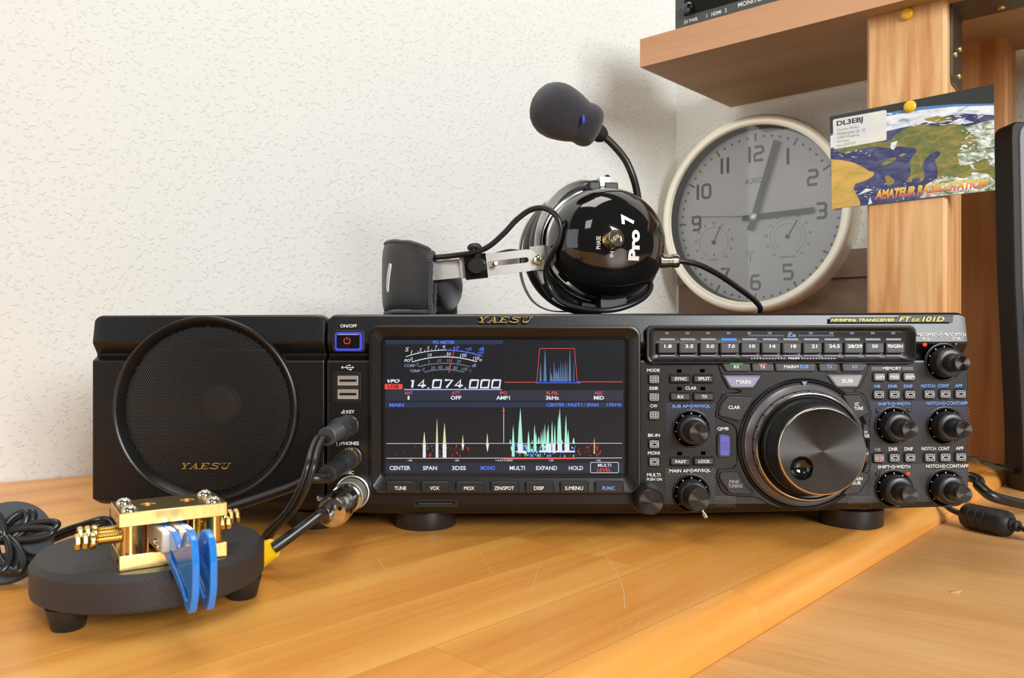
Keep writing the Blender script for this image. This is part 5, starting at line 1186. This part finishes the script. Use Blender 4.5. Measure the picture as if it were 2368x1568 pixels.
# inner padding seen past the straps
b = MB(); b.ball((-52, 120, 172), 22, M['fleece'], sc=(.55, 1.7, .95), seg=24, rings=14); b.build('inner_padding', pad)
# boom: gooseneck, boot, foam windscreen
g = [P(1478, 490, 96), P(1474, 450, 93), P(1464, 410, 90), P(1445, 368, 88), P(1415, 332, 84), P(1385, 306, 80)]
MB().tube(g, 3.0, M['cable'], seg=14, smooth=18, rib=.86).build('gooseneck', HS, angle=60)
b = MB(); g0, g1 = P(1392, 313, 81), P(1336, 276, 76); ax3 = (g1-g0).normalized(); b.lathe([(4, -3), (6.0, 0), (7.6, 8), (9.6, 17), (9.6, 22)], g0, ax3, M['case'], seg=28); b.build('microphone_boot', HS)
fc = P(1296, 258, 74); fa = (P(1268, 246, 73)-P(1345, 282, 77)).normalized()
prof = [(0, -33.5), (7, -33), (12.5, -31), (15.5, -27), (16.2, -22), (15.6, -18.5), (16.8, -15), (19, -8), (20.4, 0), (19.9, 7), (17.4, 13), (12.8, 18), (6.5, 21), (0, 22)]
q = spline([Vector((r, t, 0)) for r, t in prof], 3)
b = MB(); b.lathe([(max(0, p.x), p.y) for p in q], fc+Vector((-1, 0, -.3)), fa, M['foam'], seg=64)
rm = random.Random(9); b.v = [tuple(Vector(v)+Vector((rm.uniform(-.14, .14), rm.uniform(-.14, .14), rm.uniform(-.14, .14)))) for v in b.v]; b.build('foam_windscreen', HS, angle=80)
b = MB(); b.ball(P(1349, 276, 57), 3, mat('blue_band', rgb(60, 70, 200), .5), sc=(.4, .5, 1.2)); b.build('blue_band', HS)
# socket on the cup edge and cable between the cups
q = HR+HX*47+HA*6-HU*12
b = MB(); b.lathe([(5.2, -3), (5.2, 3), (4.8, 3.4), (4.8, 6.5), (5.2, 6.8), (5.2, 11), (4.6, 12), (2.4, 12.5)], P(1533, 604, 78), (1, 0, .02), M['chrome'], seg=28); b.build('boom_socket', HS)
r_ = 2.0
pc = [P(985, 596, 84), P(1010, 595, 76), P(1050, 591, 70), P(1095, 584, 66), P(1130, 570, 64), P(1165, 540, 62), P(1195, 508, 60), P(1228, 485, 58), P(1262, 482, 54), P(1288, 502, 50), P(1296, 532, 50), P(1288, 565, 52), P(1272, 595, 58), P(1262, 625, 64), P(1268, 660, 68), P(1290, 690, 66), P(1325, 709, 60), P(1370, 717, 56), P(1420, 716, 56), P(1465, 702, 60), P(1495, 682, 66), P(1505, 662, 72), P(1500, 648, 76)]
pc = [Vector((p.x, p.y, max(p.z, 148.4))) for p in pc]
MB().tube(pc, 2.1, M['cable'], seg=12, smooth=10).build('cup_cable', HS, angle=60)
b = MB(); b.tube([P(1088, 575, 66), P(1089, 571, 65), P(1098, 569, 65), P(1106, 571, 66), P(1106, 585, 67), P(1103, 596, 68)], 2.4, M['rubber'], seg=8, smooth=4); b.build('cable_clip', HS, angle=60)
pc = [P(1100, 603, 150), P(1140, 590, 148), P(1180, 580, 145), P(1215, 585, 140)]
MB().tube(pc, 1.6, M['cable'], seg=10, smooth=8).build('cup_cable', HS, angle=60)
# lead from the boom socket down behind the radio
pc = [P(1558, 603, 78), P(1585, 605, 80), P(1620, 614, 84), P(1665, 637, 92), P(1710, 668, 104), P(1742, 692, 116), P(1758, 712, 124)]; pc += [Vector((pc[-1].x+1, 135, 149)), Vector((pc[-1].x+4, 180, 148.3)), Vector((pc[-1].x+14, 318, 148.3)), Vector((pc[-1].x+18, 336, 120)), Vector((pc[-1].x+20, 340, 30)), Vector((pc[-1].x+24, 350, 3))]
o = MB().tube(pc, 2.2, M['cable'], seg=12, smooth=10).build('headset_lead', angle=60); tag(o, 'thin black lead from headset socket arching down in front of the clock', 'cable')

# ------------------------------------------------------------------ leads plugged into the radio front
t = thing('key_lead', 'flat twin black lead with angular plug in the KEY socket', 'cable', (U(803), -60, 100))
b = MB(); o_ = (U(803), 0, V(985)); b.lathe([(6.6, 0), (7.6, -.2)][:1]+[(7.6, .5), (7.8, 22)], o_, AX, M['plug'], seg=6, up=(0, 0, 1)); b.lathe([(7.8, 22), (7.2, 25), (5.6, 30)], o_, AX, M['plug'], seg=24)
for k in range(7): b.lathe([(5.6, 30+k*4), (5.6, 32.2+k*4), (4.8, 32.6+k*4), (4.8, 34+k*4)], o_, AX, M['plug'], seg=24, cap0=False, cap1=(k == 6))
b.build('plug', t)
ex_, ez_ = o_[0], o_[2]
def kp(dx): return [Vector((ex_+dx*.6, -54, ez_)), Vector((ex_+dx, -62, ez_-1)), P(740, 1012, -72)+Vector((dx, 0, 0)), P(726, 1045, -86)+Vector((dx, 0, 0)), P(718, 1080, -94)+Vector((dx, 0, 0)), P(700, 1130, -94)+Vector((dx, 0, 0)), P(672, 1180, -88)+Vector((dx, 0, 0)), P(630, 1228, -78)+Vector((dx, 0, 1)), Vector((-150+dx, -62, 7)), Vector((-190, -58+dx, 3)), Vector((-232, -40+dx*.6, 6)), P(250, 1207, -8)+Vector((0, 0, dx)), P(180, 1222, -18)+Vector((0, 0, dx)), P(130, 1240, -34)+Vector((0, 0, dx)), P(80, 1262, -60)+Vector((0, 0, dx)), P(40, 1275, -84)+Vector((0, 0, dx))]
MB().tube(kp(-1.7), 1.75, M['cable'], seg=10, smooth=8).build('wire', t, angle=60); MB().tube(kp(1.7), 1.75, M['cable'], seg=10, smooth=8).build('wire', t, angle=60)
t = thing('phones_lead', 'round black lead with gold collared jack in the PHONES socket', 'cable', (U(812), -60, 60))
o_ = (U(812), 0, V(1057)); b = MB(); b.lathe([(6.9, 4), (6.9, 11.5)], o_, AX, M['gold_pl'], seg=48, knurl=(0, 1, .35)); b.build('gold_collar', t)
b = MB(); b.lathe([(6.0, 0.6), (6.0, 3)], o_, AX, M['rubber'], seg=30); b.lathe([(6.5, 11.5), (6.6, 13), (6.6, 26), (6.0, 32), (5.4, 38)], o_, AX, M['plug'], seg=30)
for k in range(5): b.lathe([(5.6, 38+k*6), (5.4, 41.5+k*6), (3.6, 41.8+k*6), (3.6, 44+k*6)], o_, AX, M['rubber'], seg=24, cap0=False)
b.build('jack_plug', t)
pc = [Vector((o_[0], -60, o_[2])), Vector((o_[0]-.5, -72, o_[2]-1)), P(715, 1108, -76), P(670, 1128, -68), P(600, 1152, -58), P(540, 1172, -52), P(500, 1190, -40), Vector((-205, -18, 4)), Vector((-225, 20, 3)), Vector((-240, 120, 3))]
MB().tube(pc, 2.9, M['cable'], seg=14, smooth=10).build('wire', t, angle=60)
t = thing('microphone_lead', 'thick black lead with silver screw connector in the MIC socket, yellow sleeve', 'cable', (U(815), -60, 40))
o_ = (U(815), 0, V(1139)); b = MB(); b.lathe([(9.6, 1.5), (10.1, 2.2), (10.1, 14), (9.6, 14.6)], o_, AX, M['steel'], seg=90, knurl=(1, 2, .3)); b.lathe([(9.2, 14.6), (9.2, 19), (9.6, 19.4), (9.6, 21), (8.6, 21.6), (8.6, 38), (9.6, 39), (9.6, 42), (9.0, 43), (9.0, 46), (9.8, 47), (9.6, 56), (8.0, 59), (3.4, 60)], o_, AX, M['chrome'], seg=56, cap0=False)
b.lathe([(1.8, 0), (1.8, 3), (1.2, 3.6), (0, 3.7)], (o_[0]-7, -50, o_[2]+6), (-1, -.1, .3), M['chrome'], seg=14); b.flat(circ(o_[0]+5, o_[2]+2.5, 1.2, 14), -60.4, M['deep']); b.build('connector', t)
pc = [Vector((o_[0]-1, -57, o_[2]-1)), Vector((o_[0]-2, -66, o_[2]-2)), P(745, 1186, -74), P(705, 1215, -80), P(665, 1245, -86), P(632, 1268, -90)]
MB().tube(pc, 3.1, M['cable'], seg=16, smooth=10).build('wire', t, angle=60)
q0, q1 = P(633, 1267, -90), P(585, 1292, -88); b = MB(); b.tube([q0, q0*.6+q1*.4, q1, q1+(q1-q0)*1.0], lambda t_: 5.2+2.2*min(1, t_*1.6), M['yellow'], seg=20, smooth=4); b.build('yellow_sleeve', t, angle=50)

# ------------------------------------------------------------------ morse paddle
MK = thing('morse_paddle', 'brass twin paddle with blue finger pieces on a round black base, front left', 'telegraph key', (-177, -125, 0))
BC = Vector((-177, -125, 0)); b = MB(); b.lathe([(50, 9.8), (52, 11), (52.3, 13), (52.3, 24.0), (50.0, 27), (0, 27)], BC, (0, 0, 1), M['cast'], seg=128); b.build('base', MK, angle=28)
for a in (-118, 5, 125, 60):
    if a == 60: continue
    q = BC+Vector((math.cos(R(a))*43, math.sin(R(a))*43, 0)); b = MB(); b.lathe([(6.2, .1), (6.8, .6), (9.2, 10), (9.2, 10.2)], q, (0, 0, 1), M['rubber'], seg=36); b.build('foot', MK)
F0 = Vector((-170.9, -170.5, 0)); PX = Vector((.837, .547, 0)).normalized(); PY = Vector((-.547, .837, 0)).normalized(); PW, PD = 45.5, 30.0; UP = Vector((0, 0, 1))
def lp(x, y, z): return F0+PX*x+PY*y+UP*z
def lbox(b, a, c, m, ch=0):
    hb(F0.copy(), PX, PY, UP, a, c, m, b)
bp = MB(); lbox(bp, (0, 0, 27), (PW, PD, 33.8), M['brass']); o = bp.build('lower_plate', MK, flat=True); md = o.modifiers.new('bevel', 'BEVEL'); md.width = .0004; md.segments = 2
tp = MB(); lbox(tp, (0, 0, 46.2), (PW, PD, 52.4), M['brass']); o = tp.build('upper_plate', MK, flat=True)
k = MB()
for x in (13.5, 30.5): k.lathe([(3.2, -2), (3.2, 12)], lp(x, 15, 44), UP, M['brass_dark'], seg=32)
k.lathe([(1.0, -1), (1.0, 5)], lp(0, 5.5, 49.3), PX, M['deep'], seg=16)
cut(o, k); md = o.modifiers.new('bevel', 'BEVEL'); md.width = .0003; md.segments = 2; md.limit_method = 'ANGLE'
for x in (13.5, 30.5): MB().lathe([(3.15, 0), (3.15, 3.8), (2.2, 3.0), (0, 3.2)], lp(x, 15, 46.4), UP, M['brass'], seg=32).build('bearing', MK)
MB().lathe([(1.0, 0), (.9, .4), (0, .5)], lp(.2, 5.5, 30.5), -PX, M['deep'], seg=16).build('set_screw', MK)
for x, y in ((5, 5), (5, 24), (40.5, 5), (40.5, 24)):
    MB().lathe([(3.4, 33.7), (3.4, 46.3)], lp(x, y, 0), UP, M['brass'], seg=40).build('pillar', MK)
    MB().lathe([(3.5, 0), (3.3, .9), (2.4, 1.9), (1.3, 2.3), (1.2, 1.6), (0, 1.5)], lp(x, y, 52.4), UP, M['chrome'], seg=32).build('dome_screw', MK)
for x in (13.5, 30.5): MB().lathe([(2.2, 33.7), (2.2, 46.3)], lp(x, 14, 0), UP, M['brass_dark'], seg=30).build('pivot_post', MK)
for x in (17, 26): MB().lathe([(1.3, 33.7), (1.3, 46.3)], lp(x, 24, 0), UP, M['brass'], seg=24).build('stop_post', MK)
for x in (9.5, 36): MB().lathe([(2.0, 33.7), (2.0, 46.3)], lp(x, 27.5, 0), UP, M['brass'], seg=24).build('stop_post', MK)
def screw(o_, ax, L, r=2.6):
    b = MB(); pr_ = []
    t_ = -6
    while t_ < L-9: pr_ += [(r, t_), (r-.5, t_+.45)]; t_ += .9
    b.lathe(pr_, o_, ax, M['brass'], seg=28, cap1=False)
    t_ = L-9
    for k in range(3): b.lathe([(r-.4, t_), (r+.9, t_+.3), (r+1.2, t_+.8), (r+1.2, t_+2.0), (r+.8, t_+2.6), (r-.4, t_+2.7)], o_, ax, M['brass'], seg=8 if k else 28); t_ += 2.9
    return b.build('adjusting_screw', MK, angle=25)
screw(lp(2, 8, 40.5), -PX, 19); screw(lp(2, 22, 40.5), -PX, 17); screw(lp(PW-2, 22, 40.5), PX, 13); screw(lp(PW-2, 9, 40.5), PX, 6, 2.0)
# levers and finger pieces
def finger(s, tw, lab):
    A = lp(s, 0, 0); d = Vector((.61, -.79, 0)).normalized(); sd = Vector((d.y*-1, d.x, 0)); sd = Vector((-d.y, d.x, 0))
    def fr(a, z, off): q = A+d*a+sd*off; return (q.x, q.y, z)
    arm = MB(); arm.prism(rrect(-22, 33.8+1.5, 12, 45, 1.2), 0+tw, -3.0+tw, M['alu'], ch=.4, fr=fr); a_ = arm.build('lever_arm', MK)
    outl = rpoly([(-10, 36), (-10, 45.4), (12, 45.4), (17, 44.8), (23, 41.4), (28, 41.2), (31, 45), (34, 49), (40, 50), (45.5, 46.5), (47.5, 38), (47.0, 26), (43, 17.5), (38, 16.5), (32, 22), (6, 31), (-2, 34.5)], 3.0, 5)
    b = MB(); b.prism(outl, 2.9+tw, 0+tw, M['paddle'], fr=fr, ch=0)
    # second layer: chamfered edges come from a bevel, the long slot is cut through
    o = b.build('finger_piece', MK, angle=40)
    hole = rpoly([(12, 36), (16, 37), (30, 31), (39, 25.5), (40.5, 22.5), (37.5, 21.3), (32, 25.5), (24, 29.5), (13, 33.2)], 1.6, 5)
    cut(o, MB().prism(hole, 8+tw, -3+tw, M['paddle'], fr=fr))
    md = o.modifiers.new('bevel', 'BEVEL'); md.width = .0006; md.segments = 3; md.limit_method = 'ANGLE'; md.angle_limit = R(50)
    for z in (39, 42):
        if tw > 3: break
    for a, z in ((2, 38.5), (8, 37.5)):
        q = Vector(fr(a, z, -3.0+tw)); MB().lathe([(1.9, 0), (1.7, .6), (1.0, 1.2), (0, 1.3)], q, -sd, M['chrome'], seg=20).build('arm_screw', MK)
finger(17.4, 0, ''); finger(24.2, 0, '')

# ------------------------------------------------------------------ lead wound on a foam reel, far left
WR = thing('lead_winder', 'black cable wound round a grey foam disc, cut by the left picture edge', 'cable reel', (-272, -92, 0))
WC = Vector((-271, -92, 19.5)); WN = Vector((.25, -.80, .55)).normalized(); WU = (UP-WN*UP.dot(WN)).normalized(); WX = WU.cross(WN)
if WX.x < 0: WX = -WX
b = MB(); b.lathe([(7, -2.6), (22, -2.6), (22.6, -2), (22.6, 2), (22, 2.6), (7, 2.6), (6.4, 2), (6.4, -2), (7, -2.6)], WC, WN, M['felt'], seg=72, cap0=False, cap1=False); b.build('foam_disc', WR)
rl = random.Random(4)
b = MB()
for k, (a, L_, wv) in enumerate(((52, 19, 4.6), (60, 17, 4.0), (8, 27, 3.8), (-4, 25, 3.2), (-62, 22, 5.4), (-54, 24, 4.6), (-70, 20, 4.2), (118, 20, 5.0), (185, 18, 4.4))):
    d = WX*math.cos(R(a))+WU*math.sin(R(a)); s_ = WN.cross(d); pts = []; sk = rl.uniform(-3, 3)
    for i in range(10):
        f_ = 2*math.pi*i/10; rr_ = L_*.5*(1-math.cos(f_)); off_ = math.sin(f_)*wv+sk*math.sin(f_/2)
        pts.append(WC+d*(rr_-1)+s_*off_+WN*(4.8+k*.55+2.6*math.sin(f_/2)+rl.uniform(-.2, .5)))
    b.tube(pts, 1.9, M['cable'], seg=10, smooth=6, closed=True)
b.v = [(x, y, max(z, 0.2)) for x, y, z in b.v]; b.build('wound_lead', WR, angle=60)
o = MB().tube([WC+WX*6+WN*6-WU*3, P(60, 1284, -96), P(100, 1292, -104), P(125, 1298, -108), Vector((-212, -103, 15))], 1.8, M['cable'], seg=10, smooth=8)
o.tube([WC+WX*4+WN*6-WU*4, P(55, 1290, -99), P(95, 1300, -107), P(125, 1304, -110), Vector((-212, -107, 13))], 1.8, M['cable'], seg=10, smooth=8); o.build('lead_end', WR, angle=60)

# ------------------------------------------------------------------ cables on the right behind the radio
t = thing('power_lead', 'black lead with thick ferrite lump lying on the beech table, right of the radio', 'cable', (300, 75, TZ))
def pz(u, v, z):
    D = (CAMZ-z)*FPX/(v-CY); return Vector(((u-CX)/FPX*D, D+CAMY, z))
q0, q1 = P(2228, 1180, 96), P(2340, 1184, 62); dz = Vector((0, 0, 0))
b = MB(); axf = (q1-q0).normalized(); Lf = (q1-q0).length
q0.z = q1.z = TZ+9.9; axf = (q1-q0).normalized(); Lf = (q1-q0).length
b.lathe([(5, -1), (8.6, 2), (9.6, 4), (9.6, 9), (9.2, 9.4), (9.6, 9.8), (9.6, 15), (9.2, 15.4), (9.6, 15.8), (9.6, 21), (9.2, 21.4), (9.6, 21.8), (9.6, Lf-5), (9.0, Lf-2.5), (6, Lf), (4.4, Lf), (4.4, Lf+1.4), (3.4, Lf+1.8), (3.4, Lf+3), (4.0, Lf+3.4), (4.0, Lf+5), (2, Lf+6)], q0, axf, M['rubber'], seg=40); b.build('ferrite_core', t)
e_ = q0+axf*(Lf+3)
MB().tube([e_, e_+axf*14+Vector((0, 0, -2)), e_+Vector((34, -14, -3)), e_+Vector((70, -20, -6)), e_+Vector((150, -20, -7.6))], 1.9, M['cable'], seg=10, smooth=8).build('wire', t, angle=60)
MB().tube([q0+axf*2, q0+Vector((-7, 6, 3)), q0+Vector((-14, 24, 12)), Vector((310, 160, 3)), Vector((306, 220, 3)), Vector((300, 330, 4))], 2.2, M['cable'], seg=10, smooth=8).build('wire', t, angle=60)
o = MB().tube([Vector((304, 160, 14)), P(2225, 1062, 150), P(2270, 1070, 190), P(2310, 1082, 215), P(2335, 1096, 240)+Vector((0, 0, 4)), P(2350, 1110, 275)+Vector((30, 20, -2))], 2.3, M['cable'], seg=10, smooth=8).build('signal_lead', angle=60); tag(o, 'thin black cable curving from behind the radio towards the monitor foot', 'cable')
o = MB().tube([Vector((310, 215, 22)), P(2232, 1100, 165), P(2265, 1125, 150), P(2300, 1150, 140), P(2330, 1165, 150)+Vector((20, 0, -2))], 4.4, M['cable'], seg=12, smooth=8).build('mains_lead', angle=60); tag(o, 'thick black cable sloping down between radio and monitor', 'cable')
